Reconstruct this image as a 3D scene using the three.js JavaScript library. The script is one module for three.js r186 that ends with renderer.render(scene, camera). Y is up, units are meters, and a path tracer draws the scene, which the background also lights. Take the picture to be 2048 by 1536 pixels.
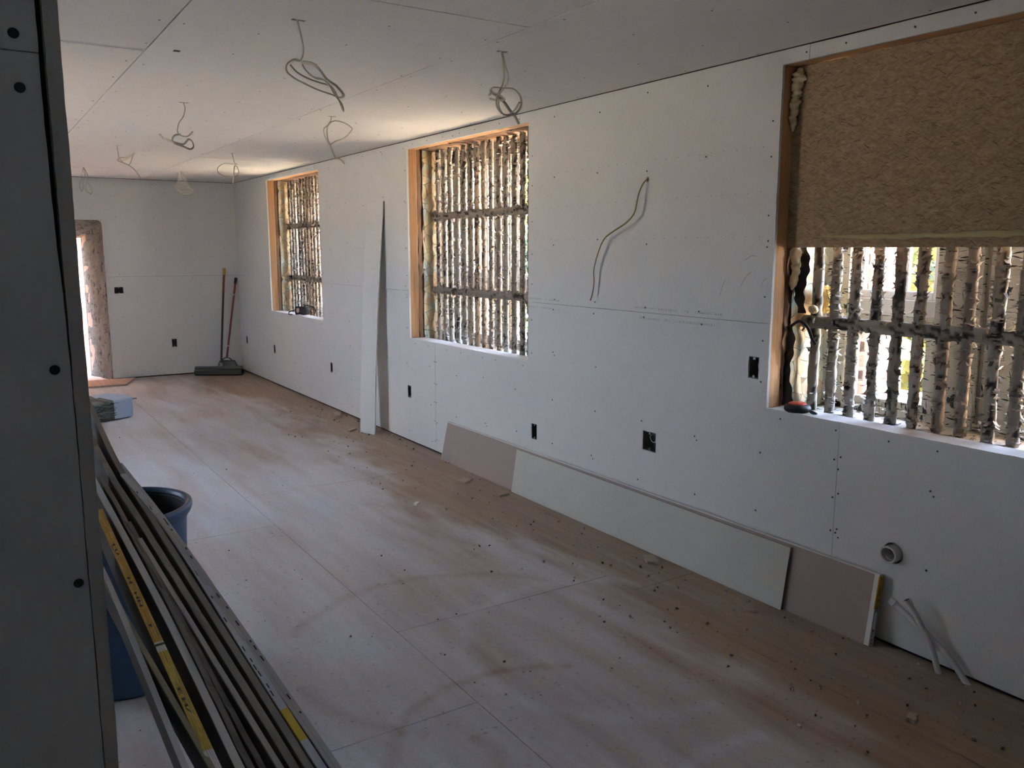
import * as THREE from 'three';
import { mergeGeometries } from 'three/addons/utils/BufferGeometryUtils.js';
import { RoundedBoxGeometry } from 'three/addons/geometries/RoundedBoxGeometry.js';

// ---------------------------------------------------------------- camera, sky, sun, exposure
const scene = new THREE.Scene();
const W = 2.986, D = 11.137, HC = 2.402, SEAM = 1.242, XL = -2.0, ZB = 2.4;
const camera = new THREE.PerspectiveCamera(2 * Math.atan(768 / 1678.9) * 180 / Math.PI, 2048 / 1536, 0.05, 400);
camera.position.set(0, 1.57, 0);
{
  const p = 0.1591, y = 0.5754;
  camera.lookAt(Math.sin(y) * Math.cos(p), 1.57 - Math.sin(p), -Math.cos(y) * Math.cos(p));
}
scene.add(camera);
const renderer = new THREE.WebGLRenderer({ antialias: true });
renderer.toneMapping = THREE.LinearToneMapping;
renderer.toneMappingExposure = 4.5;
renderer.shadowMap.enabled = true;
renderer.shadowMap.type = THREE.PCFSoftShadowMap;

// ---------------------------------------------------------------- noise and random numbers
function rng(seed) { let s = seed >>> 0; return () => { s = (s + 0x6D2B79F5) | 0; let t = Math.imul(s ^ (s >>> 15), 1 | s); t = (t + Math.imul(t ^ (t >>> 7), 61 | t)) ^ t; return ((t ^ (t >>> 14)) >>> 0) / 4294967296; }; }
function hash(x, y, s) { let h = Math.imul(x, 374761393) ^ Math.imul(y, 668265263) ^ Math.imul(s, 2147483647 - 97); h = Math.imul(h ^ (h >>> 13), 1274126177); h ^= h >>> 16; return (h >>> 0) / 4294967296; }
function vnoise(x, y, s = 0, px = 0, py = 0) {
  const x0 = Math.floor(x), y0 = Math.floor(y), fx = x - x0, fy = y - y0, u = fx * fx * (3 - 2 * fx), v = fy * fy * (3 - 2 * fy);
  const wx = k => px ? ((k % px) + px) % px : k, wy = k => py ? ((k % py) + py) % py : k;
  const a = hash(wx(x0), wy(y0), s), b = hash(wx(x0 + 1), wy(y0), s), c = hash(wx(x0), wy(y0 + 1), s), d = hash(wx(x0 + 1), wy(y0 + 1), s);
  return (a + (b - a) * u) * (1 - v) + (c + (d - c) * u) * v;
}
function fbm(x, y, s = 0, o = 4, px = 0, py = 0) { let r = 0, a = 0.5, n = 0; for (let i = 0; i < o; i++) { r += a * vnoise(x, y, s + i * 17, px, py); n += a; x *= 2; y *= 2; px *= 2; py *= 2; a *= 0.5; } return r / n; }
const clamp = (x, a = 0, b = 1) => Math.min(b, Math.max(a, x));
const sst = (a, b, x) => { const t = clamp((x - a) / (b - a)); return t * t * (3 - 2 * t); };
const mixc = (a, b, t) => [a[0] + (b[0] - a[0]) * t, a[1] + (b[1] - a[1]) * t, a[2] + (b[2] - a[2]) * t];

// ---------------------------------------------------------------- textures
function toSRGB(v) { v = clamp(v); return Math.round(255 * (v <= 0.0031308 ? v * 12.92 : 1.055 * Math.pow(v, 1 / 2.4) - 0.055)); }
function pix(w, h, fn, srgb = true) {                       // fn(u, v) returns linear rgb or one number
  const d = new Uint8Array(w * h * 4);
  for (let y = 0; y < h; y++) for (let x = 0; x < w; x++) {
    const c = fn((x + 0.5) / w, (y + 0.5) / h), i = (y * w + x) * 4;
    if (typeof c === 'number') { d[i] = d[i + 1] = d[i + 2] = clamp(c) * 255; } else { for (let k = 0; k < 3; k++) d[i + k] = srgb ? toSRGB(c[k]) : clamp(c[k]) * 255; }
    d[i + 3] = 255;
  }
  const t = new THREE.DataTexture(d, w, h, THREE.RGBAFormat);
  t.wrapS = t.wrapT = THREE.RepeatWrapping; t.magFilter = THREE.LinearFilter; t.minFilter = THREE.LinearMipmapLinearFilter; t.generateMipmaps = true;
  if (srgb) t.colorSpace = THREE.SRGBColorSpace;
  t.needsUpdate = true; return t;
}
function rep(t, x, y) { const c = t.clone(); c.repeat.set(x, y); c.needsUpdate = true; return c; }
function canvasTex(w, h, draw, srgb = true) {
  const c = document.createElement('canvas'); c.width = w; c.height = h; draw(c.getContext('2d'), w, h);
  const t = new THREE.CanvasTexture(c); t.wrapS = t.wrapT = THREE.RepeatWrapping; if (srgb) t.colorSpace = THREE.SRGBColorSpace; return t;
}
const std = (o) => new THREE.MeshStandardMaterial({ roughness: 0.9, metalness: 0, ...o });
const L = (r, g, b) => new THREE.Color().setRGB(r, g, b);

const paperT = pix(512, 512, (u, v) => { const n = 0.93 + 0.05 * fbm(u * 8, v * 8, 3, 4, 8, 8) + 0.05 * (vnoise(u * 256, v * 64, 9, 256, 64) - 0.5) + 0.03 * (hash(Math.floor(u * 512), Math.floor(v * 512), 5) - 0.5); return [n, n, n * 0.995]; });
const woodT = pix(512, 512, (u, v) => { const g = fbm(u * 40 + 2 * fbm(u * 3, v * 2, 4, 2, 3, 2), v * 2, 11, 3, 40, 2), k = fbm(u * 120, v * 4, 12, 2, 120, 4); const t = 0.82 + 0.26 * (g - 0.5) + 0.12 * (k - 0.5); return [t, t * (0.97 + 0.05 * g), t * (0.92 + 0.1 * g)]; });
// flaking paint: worley cells = flakes of paint, dark gaps between, some flakes gone
function crackle(n, cells, aspect, paint, under, gone, seed, gapw = 0.08) {
  const cx = cells, cy = Math.round(cells * aspect);
  const f = (u, v) => {
    const wob = 0.35 * (fbm(u * 12, v * 12, seed + 7, 3, 12, 12) - 0.5);
    const x = u * cx + wob, y = v * cy + wob, xi = Math.floor(x), yi = Math.floor(y); let d1 = 9, d2 = 9, id = 0;
    for (let j = -1; j <= 1; j++) for (let i = -1; i <= 1; i++) {
      const a = ((xi + i) % cx + cx) % cx, b = ((yi + j) % cy + cy) % cy;
      const dx = xi + i + hash(a, b, seed) - x, dy = yi + j + hash(a, b, seed + 1) - y, d = Math.hypot(dx, dy);
      if (d < d1) { d2 = d1; d1 = d; id = hash(a, b, seed + 2); } else if (d < d2) d2 = d;
    }
    const gap = sst(0.01, gapw, d2 - d1), miss = id < gone * (0.4 + 1.4 * fbm(u * 3, v * 3, seed + 5, 2, 3, 3)) ? 1 : 0;
    return [gap * (1 - miss), id, miss];
  };
  const col = pix(n, n, (u, v) => {
    const [p, id] = f(u, v), st = fbm(u * 9, v * 9, seed + 9, 4, 9, 9);
    let p0 = mixc(paint[0], paint[1], sst(0.35, 0.6, st)); if (paint[2]) p0 = mixc(p0, paint[2], sst(0.52, 0.66, fbm(u * 11, v * 11, seed + 19, 4, 11, 11))); const pc = p0.map(c => c * (0.86 + 0.22 * id));
    return mixc(under.map(c => c * (0.6 + 0.8 * fbm(u * 30, v * 30, seed, 2, 30, 30))), pc, p);
  });
  const bump = pix(n, n, (u, v) => { const [p, id] = f(u, v); return p * (0.55 + 0.45 * id); }, false);
  return { col, bump };
}
function cracked(n, base, spots, cracks, len, thick, seed, blobs = 0) {      // old brittle paint: lens shaped splits, mostly level, and missing chips
  const draw = (bump) => (g, w, h) => {
    const r = rng(seed); g.fillStyle = bump ? '#b0b0b0' : base; g.fillRect(0, 0, w, h);
    const wrap = (x, y, f) => { for (const ox of [-w, 0, w]) for (const oy of [-h, 0, h]) { g.save(); g.translate(x + ox, y + oy); f(); g.restore(); } };
    for (let i = 0; i < 500; i++) { const x = r() * w, y = r() * h, a = 6 + r() * 50, b = 4 + r() * 26, c = spots[Math.floor(r() * spots.length)], k = 0.08 + 0.2 * r(); if (!bump) wrap(x, y, () => { g.globalAlpha = k; g.fillStyle = c; g.beginPath(); g.ellipse(0, 0, a, b, 0, 0, 7); g.fill(); g.globalAlpha = 1; }); }
    for (let i = 0; i < cracks; i++) { const x = r() * w, y = r() * h, l = len * (0.3 + r()), t = thick * Math.pow(r(), 2.2) + 0.8, up = r() < 0.2 ? 1.4 : (r() - 0.5) * 0.5, bow = (r() - 0.5) * l * 0.3; wrap(x, y, () => { g.rotate(up); g.fillStyle = bump ? '#101010' : 'rgb(30,27,25)'; g.beginPath(); g.moveTo(-l / 2, 0); g.quadraticCurveTo(0, bow - t, l / 2, 0); g.quadraticCurveTo(0, bow + t, -l / 2, 0); g.fill(); if (!bump) { g.strokeStyle = 'rgba(240,236,224,0.45)'; g.lineWidth = 1; g.beginPath(); g.moveTo(-l / 2, 1); g.quadraticCurveTo(0, bow + t + 1.5, l / 2, 1); g.stroke(); } }); }
    for (let i = 0; i < blobs; i++) { const x = r() * w, y = r() * h, R0 = 5 + 28 * Math.pow(r(), 2), ph = r() * 7; wrap(x, y, () => { g.fillStyle = bump ? '#303030' : 'rgb(52,53,50)'; g.beginPath(); for (let k = 0; k <= 14; k++) { const a = k / 14 * 6.283, q = R0 * (0.7 + 0.3 * Math.sin(a * 3 + ph) + 0.2 * Math.sin(a * 7 + ph * 2)); g.lineTo(q * Math.cos(a) * 0.8, q * Math.sin(a) * 1.3); } g.fill(); }); }
  };
  return { col: canvasTex(n, n, draw(false)), bump: canvasTex(n, n, draw(true), false) };
}
const crGrey = cracked(1024, '#aeaca0', ['#c9c8be', '#8f887a', '#a59c8c'], 1150, 46, 6, 21, 40);
const crYel = crackle(512, 13, 0.9, [[0.62, 0.52, 0.32], [0.50, 0.55, 0.46], [0.60, 0.44, 0.27]], [0.26, 0.20, 0.12], 0.07, 31, 0.04);
const crDoor = cracked(1024, '#67645c', ['#7d7a71', '#454440', '#5c5a53', '#574b40'], 260, 120, 6, 41, 190);
const osbT = canvasTex(1024, 1024, (g, w, h) => {
  const r = rng(77); g.fillStyle = '#a48e70'; g.fillRect(0, 0, w, h);
  for (let i = 0; i < 9000; i++) {
    const x = r() * w, y = r() * h, l = 8 + r() * 34, t = 2 + r() * 8, a = (r() - 0.5) * 1.5, k = r();
    g.fillStyle = k < 0.13 ? `rgba(62,46,32,${0.3 + 0.45 * r()})` : k < 0.5 ? `rgba(190,168,136,${0.2 + 0.25 * r()})` : `rgba(136,114,86,${0.2 + 0.3 * r()})`;
    for (const [ox, oy] of [[0, 0], [w, 0], [-w, 0], [0, h], [0, -h]]) { g.save(); g.translate(x + ox, y + oy); g.rotate(a); g.fillRect(-l / 2, -t / 2, l, k < 0.13 ? Math.min(2.5, t * 0.35) : t); g.restore(); }
  }
});
// floor: bare panel near the window wall, gypsum dust swept in arcs and streaks elsewhere, blue sky light painted in with it (x from -2 to 3, z from 2.4 to -11.2)
const FX0 = XL, FX1 = 3.0, FZ0 = ZB, FZ1 = -11.2;
const floorT = pix(1024, 2048, (u, v) => {
  const x = FX0 + (FX1 - FX0) * u, a = v * (FZ0 - FZ1), z = FZ0 - a;
  const grain = fbm(x * 55, a * 2.2, 51, 3), coarse = fbm(x * 1.1, a * 0.8, 52, 4), streak = fbm(x * 9 + 1.5 * fbm(x, a, 57, 2), a * 1.3 + x * 1.5, 53, 4);
  const wood = mixc([0.36, 0.265, 0.175], [0.27, 0.19, 0.12], clamp(grain * 1.4 - 0.2 + 0.5 * (coarse - 0.5)));
  const edge = 2.28 + 0.55 * (fbm(a * 0.9, 3, 54, 3) - 0.5) + 0.35 * (streak - 0.5);
  let dust = clamp(0.76 + 0.8 * (streak - 0.5) + 0.8 * (coarse - 0.5)) * (x > edge - 0.25 ? 0.18 + 0.82 * sst(edge + 0.25, edge - 0.25, x + 0.3 * (fbm(x * 14, a * 5, 58, 3) - 0.5)) : 1);
  for (const [cx, ca, rr, wd, k] of [[1.15, 3.75, 0.42, 0.05, 0.35], [1.45, 4.35, 0.55, 0.04, -0.3], [1.9, 3.6, 0.5, 0.05, 0.3], [0.95, 4.5, 0.33, 0.035, -0.3], [1.6, 5.2, 0.7, 0.05, -0.22], [2.1, 4.9, 0.6, 0.06, 0.22]]) {
    const d = Math.hypot(x - cx, a - ca) - rr + 0.06 * (fbm(x * 6, a * 6, 59, 2) - 0.5), ang = Math.atan2(a - ca, x - cx);
    if (Math.abs(d) < wd && Math.sin(ang * 1.3 + rr * 9) > -0.2) dust += k * (1 - Math.abs(d) / wd) * (0.5 + fbm(x * 25, a * 25, 60, 2));
  }
  const c = mixc(wood, [0.56, 0.595, 0.65], clamp(dust) * (0.86 + 0.2 * (vnoise(x * 120, a * 120, 61) - 0.5)));  // dust grey pushed toward blue to carry the sky light
  const sp = hash(Math.floor(x * 140), Math.floor(a * 140), 62); const s = sp < 0.004 ? 0.6 : 1;
  return c.map(q => q * s * (0.97 + 0.06 * hash(Math.floor(x * 300), Math.floor(a * 300), 63)));
});
const skyT = (() => {
  const w = 1024, h = 512, d = new Float32Array(w * h * 4);
  for (let y = 0; y < h; y++) for (let x = 0; x < w; x++) {
    const el = ((y + 0.5) / h - 0.5) * Math.PI, az = (x / w) * 64, i = (y * w + x) * 4, e = Math.max(0, el);
    const cl = sst(0.5, 0.75, fbm(az * 0.5, e * 14, 91, 5, 32, 0)) * sst(0.02, 0.3, e) * 0.5;
    let c = mixc([0.82, 0.90, 1.02], [0.27, 0.44, 0.86], Math.pow(Math.sin(e), 0.55));
    c = mixc(c, [1.15, 1.15, 1.18], cl); if (el < 0) c = [0.35, 0.33, 0.28];
    d[i] = c[0]; d[i + 1] = c[1]; d[i + 2] = c[2]; d[i + 3] = 1;
  }
  const t = new THREE.DataTexture(d, w, h, THREE.RGBAFormat, THREE.FloatType); t.mapping = THREE.EquirectangularReflectionMapping; t.magFilter = THREE.LinearFilter; t.needsUpdate = true; return t;
})();
scene.background = skyT; scene.backgroundIntensity = 10;
const sun = new THREE.DirectionalLight(L(1.0, 0.88, 0.72), 82);
sun.position.set(3 + 0.30 * 30, 0.68 * 30, -4 - 0.68 * 30); sun.target.position.set(3, 0, -4);
sun.castShadow = true; sun.shadow.mapSize.set(2048, 2048); sun.shadow.radius = 1; sun.shadow.bias = -0.0005;
Object.assign(sun.shadow.camera, { left: -25, right: 25, top: 25, bottom: -25, near: 1, far: 90 });
scene.add(sun, sun.target);

// ---------------------------------------------------------------- materials
const M = {
  paper: std({ map: paperT, color: L(0.735, 0.745, 0.73) }), ceil: std({ map: paperT, color: L(0.86, 0.84, 0.80) }),
  gypsum: std({ color: L(0.74, 0.74, 0.73) }), backPaper: std({ map: paperT, color: L(0.40, 0.335, 0.295) }), greenPaper: std({ map: paperT, color: L(0.60, 0.61, 0.545) }),
  dark: std({ color: L(0.02, 0.02, 0.02) }), masonry: std({ color: L(0.36, 0.24, 0.17) }), mortar: std({ color: L(0.36, 0.28, 0.24) }),
  lumber: std({ map: rep(woodT, 3, 1), color: L(0.82, 0.47, 0.23), roughness: 0.75 }), oldWood: std({ map: rep(woodT, 2, 1), color: L(0.30, 0.17, 0.10) }),
  crGrey: std({ map: crGrey.col, bumpMap: crGrey.bump, bumpScale: 0.004 }), crYel: std({ map: crYel.col, bumpMap: crYel.bump, bumpScale: 0.004 }), crDoor: std({ map: crDoor.col, bumpMap: crDoor.bump, bumpScale: 0.006 }),
  flake: std({ vertexColors: true, side: THREE.DoubleSide, roughness: 0.85 }),
  whiteFrame: std({ color: L(0.72, 0.74, 0.76), roughness: 0.5 }), greyFrame: std({ color: L(0.50, 0.50, 0.48), roughness: 0.6 }),
  glass: new THREE.MeshPhysicalMaterial({ color: L(0.96, 0.98, 0.97), transmission: 1, thickness: 0, roughness: 0.02, ior: 1.45 }),
  osb: std({ map: rep(osbT, 1 / 0.9, 1 / 0.9), color: L(1, 1, 1), roughness: 0.8 }), foam: std({ color: L(0.80, 0.68, 0.44), roughness: 0.85 }), orangeFoam: std({ color: L(0.78, 0.52, 0.16), roughness: 0.8 }),
  black: std({ color: L(0.012, 0.012, 0.013), roughness: 0.55 }), plastic: std({ color: L(0.02, 0.02, 0.022), roughness: 0.4, side: THREE.DoubleSide }),
  cable: std({ color: L(0.56, 0.52, 0.43), roughness: 0.5 }), yelCable: std({ color: L(0.20, 0.14, 0.035), roughness: 0.5 }),
  steel: std({ color: L(0.32, 0.32, 0.33), metalness: 0.6, roughness: 0.55 }), screw: std({ color: L(0.02, 0.02, 0.022), roughness: 0.5 }),
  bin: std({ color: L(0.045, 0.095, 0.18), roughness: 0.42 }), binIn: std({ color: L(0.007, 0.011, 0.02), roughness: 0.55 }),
  pvc: std({ color: L(0.66, 0.66, 0.64), roughness: 0.4 }), pex: std({ color: L(0.66, 0.67, 0.66), roughness: 0.45 }),
  red: std({ color: L(0.22, 0.03, 0.03), roughness: 0.4 }), redBright: std({ color: L(0.62, 0.06, 0.03), roughness: 0.4 }), yellow: std({ color: L(0.55, 0.36, 0.10), roughness: 0.5 }), bristle: std({ color: L(0.05, 0.06, 0.055), roughness: 0.95 }),
  floor: std({ map: floorT, roughness: 0.82 }), soil: std({ color: L(0.46, 0.38, 0.28) }), stone: std({ color: L(0.62, 0.57, 0.48) }), render: std({ color: L(0.36, 0.265, 0.22) }),
};
M.leaf = std({ color: L(0.075, 0.085, 0.02), side: THREE.DoubleSide, roughness: 0.9 }); M.bark = std({ color: L(0.15, 0.11, 0.08) });
M.leaf2 = std({ color: L(0.035, 0.06, 0.04), side: THREE.DoubleSide, roughness: 0.9 });

// ---------------------------------------------------------------- helpers
const counts = {};
function numbered(n) { const k = counts[n] = (counts[n] ?? -1) + 1; return k ? `${n}_${String(k).padStart(3, '0')}` : n; }
function sh(o) { o.castShadow = o.receiveShadow = true; return o; }
function part(name, geo, mat, parent) { const m = sh(new THREE.Mesh(geo, mat)); m.name = name; if (parent) parent.add(m); return m; }
function thing(name, label, category, pos = [0, 0, 0], turn = 0, group) {
  const o = new THREE.Group(); o.name = numbered(name); o.position.set(...pos); o.rotation.y = turn; o.userData = { label, category }; if (group) o.userData.group = group; scene.add(o); return o;
}
function struct(name) { const o = new THREE.Group(); o.name = name; o.userData = { kind: 'structure' }; scene.add(o); return o; }
function box(x0, x1, y0, y1, z0, z1, uvScale = 1) {          // metre uvs on every face
  const g = new THREE.BoxGeometry(x1 - x0, y1 - y0, z1 - z0); g.translate((x0 + x1) / 2, (y0 + y1) / 2, (z0 + z1) / 2); return boxUV(g, uvScale);
}
function boxUV(g, s = 1) {
  const p = g.attributes.position, n = g.attributes.normal, uv = g.attributes.uv;
  for (let i = 0; i < p.count; i++) { const a = Math.abs(n.getX(i)), b = Math.abs(n.getY(i)), c = Math.abs(n.getZ(i)); if (a >= b && a >= c) uv.setXY(i, p.getZ(i) * s, p.getY(i) * s); else if (b >= c) uv.setXY(i, p.getX(i) * s, p.getZ(i) * s); else uv.setXY(i, p.getX(i) * s, p.getY(i) * s); }
  return g;
}
function poly(pts, holes = []) { const s = new THREE.Shape(pts.map(p => new THREE.Vector2(...p))); for (const h of holes) s.holes.push(new THREE.Path(h.map(p => new THREE.Vector2(...p)))); return s; }
const rect = (a0, a1, b0, b1) => [[a0, b0], [a1, b0], [a1, b1], [a0, b1]];
const ring = (a, b, r, n = 20) => Array.from({ length: n }, (_, i) => [a + r * Math.cos(i / n * 6.2832), b + r * Math.sin(i / n * 6.2832)]);
function ext(shape, depth, bevel = 0) { return new THREE.ExtrudeGeometry(shape, { depth, bevelEnabled: bevel > 0, bevelSize: bevel, bevelThickness: bevel, bevelSegments: 1, curveSegments: 12 }); }
function prism(x0, x1, y0, y1, z0, z1, b = 0.003) { const g = new RoundedBoxGeometry(x1 - x0, y1 - y0, z1 - z0, 1, b); g.translate((x0 + x1) / 2, (y0 + y1) / 2, (z0 + z1) / 2); return boxUV(g); }
function tube(pts, r, seg = 60, rs = 6, closed = false) { return new THREE.TubeGeometry(new THREE.CatmullRomCurve3(pts.map(p => new THREE.Vector3(...p)), closed, 'catmullrom', 0.5), seg, r, rs, closed); }
function ribbon(pts, w, t, seg) {                              // flat cable: an oval swept along a smooth path
  const c = new THREE.CatmullRomCurve3(pts.map(p => new THREE.Vector3(...p)), false, 'centripetal'), f = c.computeFrenetFrames(seg, false), pos = [], idx = [], n = 8;
  for (let i = 0; i <= seg; i++) { const p = c.getPointAt(i / seg); for (let k = 0; k < n; k++) { const a = k / n * 6.28319; const v = p.clone().addScaledVector(f.normals[i], Math.cos(a) * w / 2).addScaledVector(f.binormals[i], Math.sin(a) * t / 2); pos.push(v.x, v.y, v.z); } }
  for (let i = 0; i < seg; i++) for (let k = 0; k < n; k++) { const a = i * n + k, b = i * n + (k + 1) % n; idx.push(a, b, a + n, b, b + n, a + n); }
  for (let k = 1; k < n - 1; k++) { idx.push(0, k, k + 1); const o = seg * n; idx.push(o, o + k + 1, o + k); }
  return indexed(pos, idx);
}
function indexed(pos, idx, uv, col) { const g = new THREE.BufferGeometry(); g.setAttribute('position', new THREE.Float32BufferAttribute(pos, 3)); g.setAttribute('uv', new THREE.Float32BufferAttribute(uv || new Array(pos.length / 3 * 2).fill(0), 2)); if (col) g.setAttribute('color', new THREE.Float32BufferAttribute(col, 3)); g.setIndex(idx); g.computeVertexNormals(); return g; }
function merge(list) { return mergeGeometries(list.map(g => g.index ? g.toNonIndexed() : g)); }
function blob(n, rx, ry, rz, seed, amp = 0.35, det = 3) {      // lumpy closed body (foam, rubble, sacks)
  const g = new THREE.IcosahedronGeometry(1, det), p = g.attributes.position;
  for (let i = 0; i < p.count; i++) { const x = p.getX(i), y = p.getY(i), z = p.getZ(i); const k = 1 + amp * (fbm(x * n + 7, y * n + z * n * 1.3 + 9, seed, 3) - 0.5) * 2; p.setXYZ(i, x * k * rx, y * k * ry, z * k * rz); }
  g.computeVertexNormals(); return g;
}
function foamBead(pts, r, seed, n = 70) {                      // sprayed foam: a bead of changing radius
  const c = new THREE.CatmullRomCurve3(pts.map(p => new THREE.Vector3(...p))), g = new THREE.TubeGeometry(c, n, 1, 10, false), p = g.attributes.position;
  for (let i = 0; i <= n; i++) { const o = c.getPointAt(i / n), k = (typeof r === 'function' ? r(i / n) : r) * Math.min(1, 0.25 + 6 * Math.min(i, n - i) / n); for (let j = 0; j <= 10; j++) { const q = i * 11 + j, a = (j % 10); const m = k * (0.35 + 1.3 * fbm(i * 0.3, a * 0.6, seed, 3)); p.setXYZ(q, o.x + (p.getX(q) - o.x) * m, o.y + (p.getY(q) - o.y) * m, o.z + (p.getZ(q) - o.z) * m); } }
  g.computeVertexNormals(); return g;
}

// ---------------------------------------------------------------- window, box and hole layout on the right wall
const WIN = [null, { zL: -9.76, zR: -8.07 }, { zL: -6.12, zR: -4.41 }, { zL: -2.50, zR: -0.79 }], SILL = 0.862, HEAD = 2.34;
const BOXES = [   // z, y, width, height
  [-2.581, 1.038, 0.056, 0.096], [-3.264, 0.56, 0.10, 0.10], [-4.345, 0.416, 0.056, 0.096], [-6.148, 0.42, 0.056, 0.096], [-7.895, 0.413, 0.056, 0.096], [-9.719, 0.418, 0.056, 0.096], [-10.858, 0.421, 0.056, 0.096]];
const PIPE = { z: -1.839, y: 0.385 };
const TH = 0.0127, GAP = 0.0025;
function jag(pts, amp, seed, step = 0.03) {                     // a cut edge that wanders a little
  const r = [], rn = rng(seed);
  for (let i = 0; i < pts.length; i++) { const [a, b] = pts[i], [c, d] = pts[(i + 1) % pts.length], n = Math.max(1, Math.round(Math.hypot(c - a, d - b) / step)); for (let k = 0; k < n; k++) { const t = k / n; r.push([a + (c - a) * t + (k ? (rn() - 0.5) * amp : 0), b + (d - b) * t + (k ? (rn() - 0.5) * amp : 0)]); } }
  return r;
}

// ---------------------------------------------------------------- right wall
const wallRight = struct('wall_right');
{
  const mas = poly(rect(-ZB - 0.3, D + 0.5, -0.45, HC + 0.35), WIN.slice(1).map(w => rect(-w.zR - 0.03, -w.zL + 0.03, SILL - 0.03, HEAD + 0.03)));
  const g = ext(mas, 0.9); const m = part('masonry', g, M.masonry, wallRight); m.rotation.y = Math.PI / 2; m.position.x = 3.10;
  // strips: a = -z
  const lowJ = [-ZB, 2.114, 5.69, 8.83, D], upJ = [-ZB, 2.364, 4.512, 8.194, D];
  for (let i = 0; i < 4; i++) {
    for (const up of [0, 1]) {
      const J = up ? upJ : lowJ, a0 = J[i] + GAP * 0.5, a1 = J[i + 1] - GAP * 0.5, pts = [];
      if (up) {  // bottom edge carries the notches of the windows
        pts.push([a0, SEAM + 0.0012]);
        const ws = WIN.slice(1).map(w => [-w.zR, -w.zL]).sort((p, q) => p[0] - q[0]);
        for (const [p, q] of ws) {
          if (q <= a0 || p >= a1) continue;
          if (p <= a0) { pts.pop(); pts.push([a0, HEAD]); } else { pts.push([p, SEAM + 0.0012], [p, HEAD]); }
          if (q >= a1) { pts.push([a1, HEAD]); } else { pts.push([q, HEAD], [q, SEAM + 0.0012]); }
        }
        if (pts[pts.length - 1][0] < a1 - 1e-6) pts.push([a1, SEAM + 0.0012]);
        pts.push([a1, HC - 0.0035], [a0, HC - 0.0035]);
      } else {
        pts.push([a0, 0.014], [a1, 0.014]);
        const ws = WIN.slice(1).map(w => [-w.zR, -w.zL]).sort((p, q) => q[0] - p[0]); let open = false;
        const first = ws.find(([p, q]) => q > a1 && p < a1); pts.push([a1, first ? SILL : SEAM - 0.0012]);
        for (const [p, q] of ws) {
          if (q <= a0 || p >= a1) continue;
          if (q < a1) pts.push([q, SEAM - 0.0012], [q, SILL]);
          if (p > a0) pts.push([p, SILL], [p, SEAM - 0.0012]); else open = true;
        }
        pts.push([a0, open ? SILL : SEAM - 0.0012]);
      }
      const holes = up ? [] : BOXES.filter(b => -b[0] > a0 && -b[0] < a1).map(([z, y, w, h], k) => jag(rect(-z - w / 2 - 0.002, -z + w / 2 + 0.002, y - h / 2 - 0.003, y + h / 2 + 0.002), 0.003, 300 + k, 0.02));
      if (!up && -PIPE.z > a0 && -PIPE.z < a1) holes.push(jag(ring(-PIPE.z, PIPE.y, 0.043), 0.004, 9));
      if (up && 3.327 > a0 && 3.327 < a1) holes.push(ring(3.327, 1.926, 0.011, 10));
      const p = part('drywall_panel', ext(poly(pts, holes), TH), M.paper, wallRight); p.rotation.y = Math.PI / 2; p.position.x = W + ((i + up) % 2) * 0.0004;
    }
  }
  // sheathing right behind the boards so that joints read dark and no light leaks through them
  const back = poly(rect(-ZB, D, 0, HC), WIN.slice(1).map(w => rect(-w.zR - 0.002, -w.zL + 0.002, SILL - 0.002, HEAD + 0.002)).concat(BOXES.map(([z, y, w, h]) => rect(-z - w / 2 - 0.01, -z + w / 2 + 0.01, y - h / 2 - 0.01, y + h / 2 + 0.01)), [ring(-PIPE.z, PIPE.y, 0.05), ring(3.327, 1.926, 0.03, 10)]));
  const b = part('sheathing', ext(back, 0.012), M.dark, wallRight); b.rotation.y = Math.PI / 2; b.position.x = W + 0.018;
  // screws, a few on each stud row, pairs beside the joints
  const rn = rng(5), list = [], disc = (z, y, r = 0.0042) => { const c = new THREE.CylinderGeometry(r, r, 0.0024, 8); c.rotateZ(Math.PI / 2); c.translate(W - 0.0002, y, z); list.push(c); };
  const clear = (z, y) => !WIN.slice(1).some(w => z > w.zL - 0.03 && z < w.zR + 0.03 && y > SILL - 0.03 && y < HEAD + 0.02) && !BOXES.some(q => Math.abs(q[0] - z) < 0.06 && Math.abs(q[1] - y) < 0.08);
  for (let k = -8; k < 24; k++) { const z = -2.114 - k * 0.406; if (z < -D + 0.1 || z > 2) continue; for (const y of [0.08, 0.36, 0.66, 0.93, 1.212, 1.275, 1.60, 1.98, 2.33]) { const zz = z + (rn() - 0.5) * 0.03, yy = y + (rn() - 0.5) * 0.07 * (y > 1.2 && y < 1.3 ? 0.2 : 1); if (clear(zz, yy) && rn() > 0.07) disc(zz, yy); if (rn() < 0.12 && clear(zz + 0.015, yy - 0.02)) disc(zz + 0.014, yy - 0.018, 0.0035); } }
  for (const J of [2.114, 5.69, 8.83]) for (let y = 0.09; y < 0.84; y += 0.155) for (const s of [-1, 1]) if (clear(-J + s * 0.012, y)) disc(-J + s * (0.012 + rn() * 0.005), y + (rn() - 0.5) * 0.03);
  for (const w of WIN.slice(1)) { for (let y = 0.95; y < 2.3; y += 0.2) for (const z of [w.zL - 0.035, w.zR + 0.035]) disc(z, y + (rn() - 0.5) * 0.08, 0.0038); for (let z = w.zL + 0.1; z < w.zR; z += 0.25) { disc(z + (rn() - 0.5) * 0.1, SILL - 0.035, 0.0038); disc(z + (rn() - 0.5) * 0.1, HEAD + 0.03, 0.0038); } }
  const s = part('screw_head', merge(list), M.screw, wallRight); s.userData.kind = 'stuff';
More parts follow.
